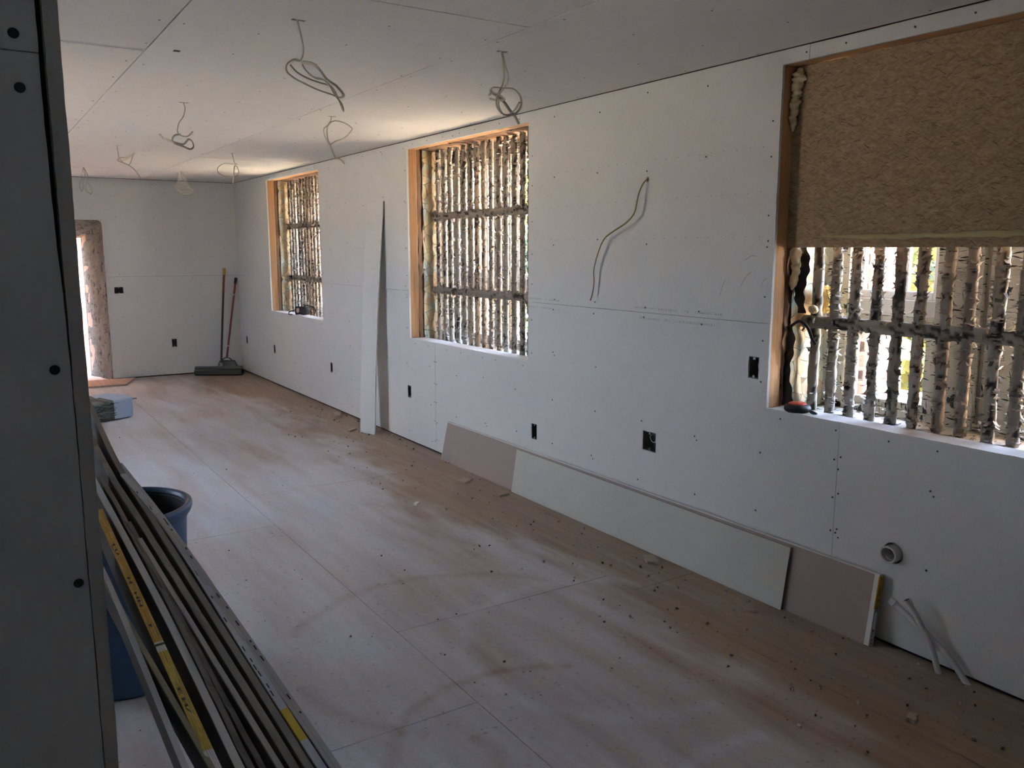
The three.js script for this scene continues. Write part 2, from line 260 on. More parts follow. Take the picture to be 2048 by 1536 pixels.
  // rows of small punch marks on the paper
  const dots = []; for (const y of [2.014, 1.819, 1.625]) for (let z = -4.33; z < -2.55; z += 0.076) { const c = new THREE.CylinderGeometry(0.0026, 0.0026, 0.001, 6); c.rotateZ(Math.PI / 2); c.translate(W - 0.0001, y + (rn() - 0.5) * 0.004, z + (rn() - 0.5) * 0.006); dots.push(c); }
  const pm = part('punch_mark', merge(dots), std({ color: L(0.30, 0.30, 0.30) }), wallRight); pm.userData.kind = 'stuff';
  // faint stamped print beside the long joint
  const printT = canvasTex(1024, 64, (g, w, h) => { g.clearRect(0, 0, w, h); g.fillStyle = 'rgba(70,72,78,0.62)'; g.font = '600 34px monospace'; const r = rng(8); let x = 6; for (const blockLen of [19, 3, 11]) { for (let k = 0; k < blockLen; k++) { const ch = '0143258E7N'[Math.floor(r() * 10)]; g.globalAlpha = 0.45 + 0.5 * r(); g.fillText(ch, x, 40 + (r() - 0.5) * 3); x += 24; } x += 50; } });
  const pmat = new THREE.MeshStandardMaterial({ map: printT, transparent: true, roughness: 0.9 });
  for (const [z, y, len, fl] of [[-3.05, SEAM + 0.022, 0.72, 1], [-3.13, SEAM - 0.028, 0.62, -1], [-4.24, SEAM + 0.022, 0.42, 1], [-4.3, SEAM - 0.026, 0.3, -1]]) { const q = part('stamped_print', new THREE.PlaneGeometry(len, 0.024), pmat, wallRight); q.rotation.y = -Math.PI / 2; if (fl < 0) q.rotation.x = Math.PI, q.rotation.y = Math.PI / 2; q.position.set(W - 0.0008, y, z); q.rotation.order = 'YXZ'; }
  for (const [z0, y0, z1, y1] of [[-2.68, 1.40, -2.62, 1.47], [-2.66, 1.52, -2.59, 1.54], [-2.80, 1.36, -2.77, 1.43], [-2.56, 1.41, -2.53, 1.44]]) part('pencil_mark', tube([[W, y0, z0], [W - 0.0002, (y0 + y1) / 2 + 0.01, (z0 + z1) / 2], [W, y1, z1]], 0.0009, 8, 4), std({ color: L(0.25, 0.25, 0.25) }), wallRight);
}

// ---------------------------------------------------------------- far wall with the old door opening
const wallFar = struct('wall_far');
{
  const DX0 = 0.42, DX1 = 1.43, DH = 1.912;
  const door = (y0, y1) => null;
  const fb = [[1.563, 1.08, 0.10, 0.075], [2.158, 0.407, 0.06, 0.10]];
  const lowP = poly([[XL, 0.014], [DX0, 0.014], [DX0, SEAM - 0.001], [XL, SEAM - 0.001]]);
  const lowR = poly([[DX1, 0.014], [W + 0.01, 0.014], [W + 0.01, SEAM - 0.001], [DX1, SEAM - 0.001]], fb.map(([x, y, w, h], k) => jag(rect(x - w / 2, x + w / 2, y - h / 2, y + h / 2), 0.004, 60 + k, 0.02)));
  const r = 0.05, up = poly([[XL, SEAM + 0.001], [DX0, SEAM + 0.001], [DX0, DH], [DX1 - r, DH], [DX1 - r * 0.3, DH - r * 0.3], [DX1, DH - r], [DX1, SEAM + 0.001], [W + 0.01, SEAM + 0.001], [W + 0.01, HC - 0.004], [XL, HC - 0.004]]);
  for (const s of [lowP, lowR, up]) { const p = part('drywall_panel', ext(s, TH), M.paper, wallFar); p.position.z = -D - TH; }
  // masonry half a metre thick with splayed, peeling jambs and head
  const solid = poly([[DX1 + 0.004, -D - 0.09], [W + 1.0, -D - 0.09], [W + 1.0, -D - 0.6], [1.258, -D - 0.6], [1.258, -D - 0.52]].map(([x, z]) => [x, -z]));
  const g = ext(solid, HC + 0.8); const m = part('masonry', g, M.masonry, wallFar); m.rotation.x = -Math.PI / 2; m.position.y = -0.45; m.geometry.applyMatrix4(new THREE.Matrix4());
  const solid2 = poly([[DX0 - 0.004, -D - 0.09], [XL - 0.4, -D - 0.09], [XL - 0.4, -D - 0.6], [DX0 + 0.17, -D - 0.6], [DX0 + 0.17, -D - 0.52]].map(([x, z]) => [x, -z]));
  const m2 = part('masonry', ext(solid2, HC + 0.8), M.masonry, wallFar); m2.rotation.x = -Math.PI / 2; m2.position.y = -0.45;
  const lint = poly([[-D - 0.09, DH + 0.004], [-D - 0.09, HC + 0.35], [-D - 0.6, HC + 0.35], [-D - 0.6, 1.716], [-D - 0.52, 1.716]].map(([z, y]) => [-z, y]));
  const m3 = part('lintel', ext(lint, 1.2), M.masonry, wallFar); m3.rotation.y = Math.PI / 2; m3.position.x = DX0 - 0.1;
  part('sheathing', merge([box(DX1 + 0.004, W + 0.1, 0, HC, -D - 0.03, -D - 0.018), box(XL, DX0 - 0.004, 0, HC, -D - 0.03, -D - 0.018), box(DX0 - 0.004, DX1 + 0.004, DH + 0.004, HC, -D - 0.03, -D - 0.018)]), M.dark, wallFar);
  const door1 = struct('door_1');
  const skin = (A, B, C, E, nu, nv, seed, off) => {             // old plaster between four corners, lumpy
    const pos = [], uv = [], idx = [], nrm = new THREE.Vector3().subVectors(B, A).cross(new THREE.Vector3().subVectors(E, A)).normalize(), lu = A.distanceTo(B), lv = A.distanceTo(E);
    for (let j = 0; j <= nv; j++) for (let i = 0; i <= nu; i++) { const u = i / nu, v = j / nv, p = A.clone().lerp(B, u).lerp(E.clone().lerp(C, u), v), e = Math.min(1, Math.min(u, 1 - u) * nu * 0.5), k = off * (fbm(u * lu * 9, v * lv * 9, seed, 4) - 0.35) * (u < 0.01 ? 0.2 : 1); p.addScaledVector(nrm, k); pos.push(p.x, p.y, p.z); uv.push(u * lu, v * lv); }
    for (let j = 0; j < nv; j++) for (let i = 0; i < nu; i++) { const a = j * (nu + 1) + i; idx.push(a, a + 1, a + nu + 2, a, a + nu + 2, a + nu + 1); }
    return indexed(pos, idx, uv);
  };
  const V = (x, y, z) => new THREE.Vector3(x, y, z), zf = -D + 0.001, zb = -D - 0.56;
  const dm = M.crDoor.clone(); dm.side = THREE.DoubleSide;
  part('door_jamb', skin(V(1.25, -0.02, zb), V(1.432, -0.02, zf), V(1.432, DH + 0.01, zf), V(1.25, 1.72, zb), 26, 80, 71, 0.035), dm, door1);
  part('door_jamb', skin(V(DX0, -0.02, zf), V(DX0 + 0.18, -0.02, zb), V(DX0 + 0.18, 1.72, zb), V(DX0, DH + 0.01, zf), 12, 40, 72, 0.035), dm, door1);
  part('door_head', skin(V(DX0, DH, zf), V(DX0, 1.715, zb), V(1.26, 1.715, zb), V(1.432, DH, zf), 20, 30, 73, 0.035), dm, door1);
  part('threshold', prism(DX0 - 0.05, 1.5, -0.12, -0.004, -D - 0.62, -D - 0.02), M.stone, door1);
  const list = [], rn = rng(15); for (let x = 1.6; x < W; x += 0.406) for (const y of [0.08, 0.4, 0.75, 1.21, 1.275, 1.58, 1.95, 2.34]) { const c = new THREE.CylinderGeometry(0.0045, 0.0045, 0.0024, 8); c.rotateX(Math.PI / 2); c.translate(x + (rn() - 0.5) * 0.04, y + (rn() - 0.5) * 0.03, -D); list.push(c); }
  part('screw_head', merge(list), std({ color: L(0.16, 0.15, 0.15) }), wallFar).userData.kind = 'stuff';
}

// ---------------------------------------------------------------- near wall end (beside the camera), left wall, back wall
const ZS = -1.05;
const wallNear = struct('wall_near');
{
  const seamY = 1.774, edge = (y) => 0.0868 + 0.0052 * sst(1.72, 1.38, y) + 0.0016 * (fbm(y * 28, 2, 81, 4) - 0.5);
  const pan = (y0, y1) => { const pts = [[XL, y0], [-0.2, y0]]; for (let y = y0; y < y1; y += 0.006) pts.push([edge(y), y]); pts.push([edge(y1), y1], [XL, y1]); return poly(pts); };
  for (const [y0, y1] of [[0.014, seamY - 0.0006], [seamY + 0.0006, HC - 0.004]]) { const p = part('drywall_panel', ext(pan(y0, y1), TH), M.paper, wallNear); p.position.z = ZS - TH; }
  { const pts = [[0.0935, 0.012]]; for (let y = 0.012; y < HC - 0.004; y += 0.006) pts.push([0.1082 + 0.0012 * (fbm(y * 40, 5, 82, 3) - 0.5), y]); for (let y = HC - 0.004; y > 0.012; y -= 0.01) pts.push([0.0932 + 0.0014 * (fbm(y * 50, 8, 83, 3) - 0.5), y]);
    const p = part('drywall_panel', ext(poly(pts), 0.128), std({ color: L(0.62, 0.60, 0.56), map: paperT }), wallNear); p.position.z = ZS - 0.1285; }
  const p = part('drywall_panel', ext(poly(rect(XL, 0.092, 0.014, HC - 0.004)), TH), M.paper, wallNear); p.position.z = ZS - 0.115 - TH;
  part('stud', merge([box(0.055, 0.0925, 0.0, HC, ZS - 0.114, ZS - 0.0145), box(XL, 0.055, 0, HC, ZS - 0.1, ZS - 0.03)]), M.dark, wallNear);
  for (const [x, y] of [[0.0655, 1.791], [0.067, 1.737], [0.0765, 1.438], [0.082, 1.188]]) { const c = new THREE.CylinderGeometry(0.0055, 0.004, 0.003, 12); c.rotateX(Math.PI / 2); const s = part('screw', c, M.screw, wallNear); s.position.set(x - 0.0005, y, ZS); }
}
{
  const wl = struct('wall_left'), g = ext(poly(rect(-ZB - 0.3, D + 0.02, -0.02, HC + 0.3), [rect(5.4, 6.2, 1.05, 1.95)]), 0.3), m = part('drywall', g, M.paper, wl); m.rotation.y = Math.PI / 2; m.position.x = XL - 0.3;
  const w4 = struct('window_4'), fr = (y0, y1, z0, z1) => part('frame', box(XL - 0.2, XL - 0.14, y0, y1, z0, z1), M.whiteFrame, w4); fr(1.05, 1.95, -6.2, -6.16); fr(1.05, 1.95, -5.44, -5.4); fr(1.05, 1.09, -6.16, -5.44); fr(1.91, 1.95, -6.16, -5.44);  // unseen window, added as fill light for the right wall
  const wb = struct('wall_back'), g5 = part('drywall', ext(poly(rect(XL - 0.3, W + 0.2, -0.02, HC + 0.3), [rect(-1.4, -1.0, 1.98, 2.11)]), 0.3), M.paper, wb); g5.position.z = ZB;  // unseen slot high in this wall, added to brighten the near wall end
}

// ---------------------------------------------------------------- ceiling and floor
const ceiling = struct('ceiling');
const CH = [[1.112, -3.162], [2.007, -3.176], [1.144, -5.231], [2.047, -5.26], [1.146, -7.673], [2.078, -7.717], [2.073, -9.776], [1.134, -9.846]];
{
  part('deck', box(XL - 0.3, W + 0.5, HC + 0.03, HC + 0.35, -D - 0.3, ZB + 0.3), M.dark, ceiling);
  part('added_upper_storey', box(XL - 0.3, W + 1.0, HC + 0.36, HC + 4.2, -D - 0.6, ZB + 0.3), M.masonry, ceiling);  // unseen storey block, added to shade the wall outside the far door
  const rows = [[XL, -0.43], [-0.43, 0.728], [0.728, 1.885], [1.885, W - 0.004]], cross = [[-1, 2.2, 5.9, 9.5], [0.32, 3.98, 6.35, 9.3], [-0.9, 2.785, 6.40, 9.86], [0.9, 4.6, 8.2]];
  rows.forEach(([x0, x1], i) => {
    const cs = [-ZB, ...cross[i], D - 0.006];
    for (let k = 0; k < cs.length - 1; k++) {
      const g = [0.0015, 0.0030, 0.0024, 0.0024][i], a0 = cs[k] + g, a1 = cs[k + 1] - g; if (a1 < a0) continue;
      const hs = CH.filter(([x, z]) => x > x0 && x < x1 && -z > a0 + 0.03 && -z < a1 - 0.03).map(([x, z], q) => jag(rect(x - 0.022, x + 0.03, -z - 0.012, -z + 0.012), 0.008, 500 + q + i, 0.02));
      const p = part('drywall_panel', ext(poly(jag(rect(x0 + g, x1 - g, a0, a1), 0.0016, 700 + i * 9 + k, 0.15), hs), TH), M.ceil, ceiling); p.rotation.x = -Math.PI / 2; p.position.y = HC + ((i + k) % 2) * 0.0008;
    }
  });
  // bare paper flap along one joint, as taped factory edges show lighter
  part('joint_edge', merge([box(-0.3, 0.72, HC - 0.0006, HC + 0.002, -4.012, -3.985), box(-0.3, 0.72, HC - 0.0006, HC + 0.002, -3.972, -3.957)]), M.gypsum, ceiling);
  const rn = rng(25), list = [];
  for (let z = -0.6; z > -D; z -= 0.406) for (const x of [-0.4, 0.0, 0.35, 0.70, 0.76, 1.05, 1.42, 1.855, 1.915, 2.3, 2.65, 2.95]) { if (rn() < 0.2) continue; const c = new THREE.CylinderGeometry(0.004, 0.004, 0.002, 8); c.translate(x + (rn() - 0.5) * 0.03, HC + 0.0002, z + (rn() - 0.5) * 0.05); list.push(c); }
  part('screw_head', merge(list), std({ color: L(0.12, 0.115, 0.11) }), ceiling).userData.kind = 'stuff';
  part('torn_nick', prism(0.83, 0.856, HC - 0.001, HC + 0.002, -3.93, -3.905, 0.0005), M.dark, ceiling);
}
const floor = struct('floor');
{
  part('subfloor', box(XL - 0.3, W + 0.12, -0.3, -0.0135, -D - 0.1, ZB + 0.3), M.dark, floor);
  const xs = [XL, -0.98, 0.24, 1.385, 2.50, 3.0], off = [0.3, 1.1, 0.0, 0.65, 0.45];
  for (let i = 0; i < 5; i++) {
    const x0 = xs[i], x1 = xs[i + 1]; let zs = [-ZB]; for (let k = 0; k < 8; k++) { const a = off[i] + k * 2.28 - 2.2; if (a > -ZB + 0.3 && a < D - 0.3) zs.push(a); } zs.push(D);
    for (let k = 0; k < zs.length - 1; k++) {
      const g = ext(poly(rect(x0 + 0.0014, x1 - 0.0014, zs[k] + 0.0016, zs[k + 1] - 0.0016)), 0.0125), uv = g.attributes.uv, p = g.attributes.position;
      for (let q = 0; q < p.count; q++) uv.setXY(q, (p.getX(q) - FX0) / (FX1 - FX0), (p.getY(q) + FZ0) / (FZ0 - FZ1));
      const m = part('floor_panel', g, M.floor, floor); m.rotation.x = -Math.PI / 2; m.position.y = -0.0125 - ((i * 5 + k * 3) % 3) * 0.0005;
    }
  }
}

// ---------------------------------------------------------------- windows: lining, old masonry reveal, sashes, outer brick
function revealGrid(fn, nu, nv, lu, lv) { const pos = [], uv = [], idx = []; for (let j = 0; j <= nv; j++) for (let i = 0; i <= nu; i++) { const p = fn(i / nu, j / nv); pos.push(...p); uv.push(i / nu * lu + 0.37, j / nv * lv); } for (let j = 0; j < nv; j++) for (let i = 0; i < nu; i++) { const a = j * (nu + 1) + i; idx.push(a, a + 1, a + nu + 2, a, a + nu + 2, a + nu + 1); } return indexed(pos, idx, uv); }
const brickMats = [[0.36, 0.21, 0.17], [0.40, 0.24, 0.20], [0.33, 0.19, 0.16], [0.43, 0.27, 0.23]].map(c => std({ color: L(...c), roughness: 0.95 }));
const brickGeo = new RoundedBoxGeometry(0.125, 0.058, 0.06, 1, 0.004), brickGeo2 = new RoundedBoxGeometry(0.06, 0.058, 0.06, 1, 0.004);
for (let n = 1; n <= 3; n++) {
  const { zL, zR } = WIN[n], w = struct('window_' + n), y0 = SILL, y1 = HEAD;
  const dmat = (m) => { const c = m.clone(); c.side = THREE.DoubleSide; return c; };
  part('jamb_board', prism(W + 0.0135, 3.075, y0, y1, zL - 0.03, zL), M.lumber, w);
  part('jamb_board', prism(W + 0.0135, 3.075, y0, y1, zR, zR + 0.03), M.lumber, w);
  part('head_board', prism(W + 0.0135, 3.075, y1, y1 + 0.03, zL - 0.03, zR + 0.03), M.lumber, w);
  part('sill_board', prism(W + 0.0135, n === 3 ? 3.12 : 3.13, y0 - 0.032, y0, zL + 0.002, zR - 0.002, 0.002), M.gypsum, w);
  // white cut edge of the board round the opening, rounded off at the lower corners
  { const e = 0.0055, a0 = -zR, a1 = -zL;
    for (const r of [rect(a1 - 0.004, a1 + 0.002, y0, y1), rect(a0 - 0.002, a0 + 0.004, y0, y1), rect(a0, a1, y0 - 0.004, y0 + 0.003)]) { const m = part('cut_edge', ext(poly(jag(r, 0.0022, 90 + n)), 0.0138), M.gypsum, w); m.rotation.y = Math.PI / 2; m.position.x = W - 0.0006; } }
  // rough rubble of the old wall behind the lining, then painted plaster
  const lump = (x, y, s, a) => a * (fbm(x * 14, y * 14, s, 4) - 0.4);
  const back = (x) => 0.012 + 0.03 * sst(3.10, 3.16, x);
  part('rough_edge', revealGrid((u, v) => { const x = 3.076 + 0.06 * u, y = y0 - 0.01 + (y1 - y0 + 0.02) * v; return [x, y, zL - 0.002 + lump(x, y, 110 + n, 0.03) - 0.01 * u]; }, 8, 70, 0.06, 1.5), dmat(M.oldWood), w);
  part('plaster_reveal', revealGrid((u, v) => { const x = 3.118 + 0.27 * u, y = y0 - 0.02 + (y1 - y0 + 0.04) * v; return [x, y, zL + 0.004 + lump(x, y, 120 + n, 0.035) - 0.012 * u]; }, 24, 110, 0.27, 1.5), dmat(M.crYel), w);
  part('plaster_reveal', revealGrid((u, v) => { const x = 3.078 + 0.31 * u, y = y0 - 0.02 + (y1 - y0 + 0.04) * v; return [x, y, zR - 0.004 - lump(x, y, 130 + n, 0.035)]; }, 14, 60, 0.31, 1.5), dmat(M.crYel), w);
  part('plaster_head', revealGrid((u, v) => { const x = 3.078 + 0.31 * u, z = zL + (zR - zL) * v; return [x, y1 + 0.004 - lump(x, z, 140 + n, 0.03), z]; }, 14, 70, 0.31, 1.7), dmat(M.oldWood), w);  // dark brown puts the shade under the lintel into the colour
  part('plaster_sill', revealGrid((u, v) => { const x = 3.11 + 0.28 * u, z = zL + (zR - zL) * v; return [x, y0 - 0.022 + lump(x, z, 150 + n, 0.02), z]; }, 14, 70, 0.28, 1.7), dmat(M.crGrey), w);
  // old painted timber frame
  const xa = 3.375, xb = 3.455, off = n === 3 ? 0.11 : 0.24, z0 = zL, zEnd = zR, pane = 0.42, postW = n === 3 ? 0.40 : 0.24;
  const p1 = z0 + off, p2 = p1 + pane, p3 = p2 + postW, p4 = Math.min(p3 + pane, zEnd - 0.05), T = y1 + 0.02, B = y0 - 0.02, rail0 = 1.285, rail1 = 1.355;
  part('frame_casing', prism(xa, xb, B, T, z0 - 0.03, p1), M.crGrey, w); part('frame_casing', prism(xa, xb, B, T, p4, zEnd + 0.03), M.crGrey, w);
  part('frame_post', prism(xa - 0.01, xb, B, T, p2, p2 + postW * 0.47), M.crGrey, w); part('frame_post', prism(xa - 0.004, xb, B, T, p2 + postW * 0.53, p3), M.crGrey, w); part('frame_post', prism(xa + 0.02, xb, B, T, p2 + postW * 0.46, p2 + postW * 0.54), M.greyFrame, w);
  part('frame_head', prism(xa, xb, y1 - 0.10, T, z0, zEnd), M.crGrey, w); part('frame_sill', prism(xa, xb + 0.05, B, y0 + 0.012, z0, zEnd), M.crGrey, w);
  for (const [a, b] of [[p1, p2], [p3, p4]]) {
    part('meeting_rail', prism(xa + 0.01, xb + 0.012, rail0, rail1, a, b), M.greyFrame, w);
    for (const [c, d, x] of [[rail1, y1 - 0.10, xa + 0.045], [y0 + 0.012, rail0, xa + 0.02]]) {
      const sash = part('sash', merge([prism(x, x + 0.03, c, d, a, a + 0.045), prism(x, x + 0.03, c, d, b - 0.045, b), prism(x, x + 0.03, d - 0.04, d, a + 0.045, b - 0.045), prism(x, x + 0.03, c, c + 0.035, a + 0.045, b - 0.045), prism(x + 0.005, x + 0.025, c + 0.035, d - 0.04, a + (b - a) * 0.56, a + (b - a) * 0.56 + 0.022)]), x > xa + 0.03 ? M.whiteFrame : M.crGrey, w);
      const g = new THREE.PlaneGeometry(b - a - 0.08, d - c - 0.07); g.rotateY(-Math.PI / 2); const q = part('pane', g, M.glass, sash); q.position.set(x + 0.014, (c + d) / 2, (a + b) / 2);
    }
  }
  part('outer_sill', prism(3.47, 4.06, y0 - 0.06, y0 - 0.015, zL - 0.025, zR + 0.025, 0.006), M.stone, w);
  if (n > 1) {                                                 // outer brick reveal that shows past the sash
    for (let k = 0; k < 21; k++) { const y = y0 + 0.02 + k * 0.0712, odd = k % 2; for (let q = 0; q < 3; q++) { const half = odd ? q === 0 : q === 2, gx = half ? brickGeo2 : brickGeo; const x = odd ? [3.72, 3.815, 3.945][q] : [3.75, 3.88, 3.977][q]; const m = part('brick', gx, brickMats[Math.floor(hash(k, q, 7 + n) * 4)], w); m.position.set(x, y, zL - 0.025 + 0.004 * hash(k, q, 3)); } }
    part('mortar', box(3.69, 4.003, y0 - 0.01, y1 + 0.02, zL - 0.028, zL - 0.003), M.mortar, w);
  }
}

// ---------------------------------------------------------------- flaking iron window bars
function flakyBar(len, wd, dp, seed, flakes) {                 // upright bar along y: rust core under lifting scales of paint
  const r = rng(seed), nS = Math.round(len / 0.011), pos = [], col = [], idx = [], n = 12, rust = [0.035, 0.028, 0.024];
  const tone = 0.30 + 0.28 * r(), paint = (y, k) => { const t = clamp(tone + 0.5 * (fbm(y * 3, k, seed + 3, 3) - 0.5)); return mixc([0.20, 0.165, 0.13], [0.48, 0.44, 0.37], t); };
  const has = (y, k) => fbm(y * 22 + 3, k * 0.9 + seed % 13, seed + 1, 3) + 0.5 * (fbm(y * 2.2, k * 0.3, seed + 2, 2) - 0.5) > 0.37;
  for (let i = 0; i <= nS; i++) {
    const y = len * i / nS;
    for (let k = 0; k < n; k++) {
      const a = k / n * 6.28319, c = Math.cos(a), s = Math.sin(a), q = 1 / Math.pow(Math.pow(Math.abs(c), 3) + Math.pow(Math.abs(s), 3), 1 / 3), pt = has(y, k), o = pt ? 0.001 + 0.0085 * fbm(y * 55, k * 1.3, seed + 4, 3) : 0;
      pos.push(c * q * (dp / 2 + o), y, s * q * (wd / 2 + o)); const cc = pt ? paint(y, k) : rust; col.push(...cc);
    }
  }
  for (let i = 0; i < nS; i++) for (let k = 0; k < n; k++) { const a = i * n + k, b = i * n + (k + 1) % n; idx.push(a, a + n, b, b, a + n, b + n); }
  for (let f = 0; f < flakes; f++) {                           // a scale of paint, hinged at one edge and curled outward
    const y = r() * len, a = r() * 6.28319, c = Math.cos(a), s = Math.sin(a), h = 0.010 + 0.022 * r(), l = 0.010 + 0.022 * r(), curl = 0.4 + 1.1 * r(), b0 = pos.length / 3, up = r() < 0.5 ? 1 : -1, pc = r() < 0.25 ? [0.10, 0.09, 0.08] : paint(y, Math.floor(a * 2));
    const bx = c * dp * 0.55, bz = s * wd * 0.55, tx = -s, tz = c;
    for (let j = 0; j < 3; j++) { const t = j / 2, ox = l * t * Math.sin(curl * (0.5 + 0.5 * t)), oy = up * l * t * Math.cos(curl * (0.5 + 0.5 * t)); for (const e of [-0.5, 0.5]) { const jit = 1 - 0.5 * t * r(); pos.push(bx + c * ox + tx * e * h * jit, y + oy, bz + s * ox + tz * e * h * jit); col.push(...pc); } }
    idx.push(b0, b0 + 1, b0 + 3, b0, b0 + 3, b0 + 2, b0 + 2, b0 + 3, b0 + 5, b0 + 2, b0 + 5, b0 + 4);
  }
  return indexed(pos, idx, null, col);
}
for (let n = 1; n <= 3; n++) {
  const { zL, zR } = WIN[n], lab = ['', 'flaking iron bar grille in the farthest window, beyond the goggles', 'flaking iron bar grille in the middle window, full height in view', 'flaking iron bar grille below the boarded part of the nearest window'][n];
  const t = thing('window_grille', lab, 'bars', [3.225, SILL - 0.02, zL], 0, 'barred windows');
  const len = HEAD - SILL + 0.04, offs = n === 3 ? 0.055 : 0.075;
  for (let k = 0, z = offs; z < zR - zL - 0.03; k++, z += 0.1) {
    const m = part('bar', flakyBar(len, 0.032 + 0.007 * hash(k, n, 6), 0.022, n * 100 + k, n === 3 ? (k ? 380 : 14) : 260), M.flake, t); m.position.z = z + 0.012 * (hash(k, n, 8) - 0.5);
  }
  for (const h of [1.245, 1.83]) { const g = flakyBar(zR - zL + 0.02, 0.048, 0.036, n * 37 + Math.round(h * 10), 150); g.rotateX(Math.PI / 2); const m = part('cross_bar', g, M.flake, t); m.position.set(0, h - SILL + 0.02, -0.01); }
}

// ---------------------------------------------------------------- things in the nearest window
{
  const { zL, zR } = WIN[3];
  const t = thing('oriented_strand_board', 'large strand board sheet closing the upper part of the nearest window', 'board', [3.066, 1.578, zL]);
  const g = ext(poly(jag(rect(0.003, zR - zL - 0.003, 0, HEAD - 1.578 - 0.003), 0.002, 4)), 0.0115); part('sheet', g, M.osb, t); t.children[0].rotation.y = -Math.PI / 2; t.children[0].position.x = 0.0115;
  part('batten', prism(-0.002 + 0.0135, 0.05, 0.0, 0.045, 0.01, zR - zL - 0.01), M.lumber, t);
  const f1 = thing('spray_foam_bead', 'cream spray foam run down the top left corner of the boarded window', 'foam', [3.06, 2.33, zL + 0.015]);
  part('bead', foamBead([[0.0, 0.0, 0.022], [-0.006, -0.07, 0.016], [-0.008, -0.14, 0.008], [-0.004, -0.22, -0.002], [0, -0.26, -0.004]], u => 0.03 * (1 - 0.6 * u), 3), M.foam, f1);
  const f2 = thing('spray_foam_bead', 'long pale foam line along the lower edge of the strand board', 'foam', [3.058, 1.622, zL + 0.19]);
  part('bead', foamBead([[0.004, 0.002, 0], [0, -0.002, 0.3], [0, 0.002, 0.7], [0, 0, 1.1], [0.002, 0, 1.5]], 0.011, 5, 120), std({ color: L(0.50, 0.43, 0.22) }), f2);
  const f3 = thing('spray_foam_bead', 'cream foam strip beside black sheeting under the strand board', 'foam', [3.105, 1.40, zL + 0.02]);
  part('bead', foamBead([[0, 0.19, 0.0], [0, 0.1, 0.01], [0, 0.03, 0.0], [-0.005, -0.01, -0.004]], u => 0.022 * (1 - 0.3 * u), 7, 40), M.foam, f3);
  const sheet = thing('plastic_sheeting', 'black plastic sheeting hanging in the left corner of the nearest window', 'plastic', [3.13, 0.868, zL + 0.022]);
  const strip = (fn, n, w) => { const pos = [], idx = []; for (let i = 0; i <= n; i++) { const [x, y, z, k] = fn(i / n); for (const e of [-1, 0, 1]) pos.push(x + 0.006 * Math.cos(e * 2 + i), y, z + e * w * k); } for (let i = 0; i < n; i++) for (let j = 0; j < 2; j++) { const a = i * 3 + j; idx.push(a, a + 1, a + 4, a, a + 4, a + 3); } return indexed(pos, idx); };
  part('fold', strip(u => [0, 0.71 - 0.29 * u, 0.025 + 0.012 * Math.sin(u * 7), 0.7 + 0.5 * Math.sin(u * 3)], 30, 0.024), M.plastic, sheet);
  part('fold', strip(u => [-0.03, 0.36 - 0.36 * u, -0.006 + 0.012 * Math.sin(u * 8), 0.7 + 0.5 * u], 30, 0.026), M.plastic, sheet);
  part('tail', tube([[-0.03, 0.36, 0.0], [-0.02, 0.385, 0.04], [-0.01, 0.36, 0.075], [0, 0.31, 0.095], [0.005, 0.285, 0.11]], 0.0075, 30, 6), M.plastic, sheet);
  const chunk = thing('foam_chunk', 'bright orange foam lump resting on the cross bar behind the pipe', 'foam', [3.275, 1.286, zL + 0.068]); { const g = blob(2.4, 0.028, 0.062, 0.042, 6, 0.3); g.translate(0, 0.062, 0); part('lump', g, M.orangeFoam, chunk); }
  const chunk2 = thing('foam_chunk', 'small pale foam lump on the cross bar left of the pipe', 'foam', [3.2, 1.283, zL + 0.062]); { const g = blob(2.4, 0.02, 0.02, 0.024, 16, 0.25); g.translate(0, 0.02, 0); part('lump', g, M.foam, chunk2); }
  const tm = thing('tape_reel', 'black and red tape reel lying on the sill of the nearest window', 'tape measure', [3.035, SILL, 0]); tm.position.set(3.032, SILL, -2.365);
  const lat = (pts) => new THREE.LatheGeometry(pts.map(p => new THREE.Vector2(...p)), 28);
  part('case', lat([[0.0001, 0.002], [0.048, 0.002], [0.056, 0.010], [0.058, 0.02], [0.053, 0.030], [0.04, 0.037], [0.0001, 0.038]]), M.black, tm); part('cap', lat([[0.0001, 0.046], [0.022, 0.046], [0.036, 0.041], [0.041, 0.036], [0.0001, 0.035]]), M.redBright, tm);
  part('hook', tube([[0.02, 0.012, 0.05], [0.012, 0.010, 0.075], [0.006, 0.008, 0.095], [-0.004, 0.008, 0.098], [-0.006, 0.009, 0.08], [0.01, 0.012, 0.055]], 0.0045, 30, 6), M.black, tm);
}
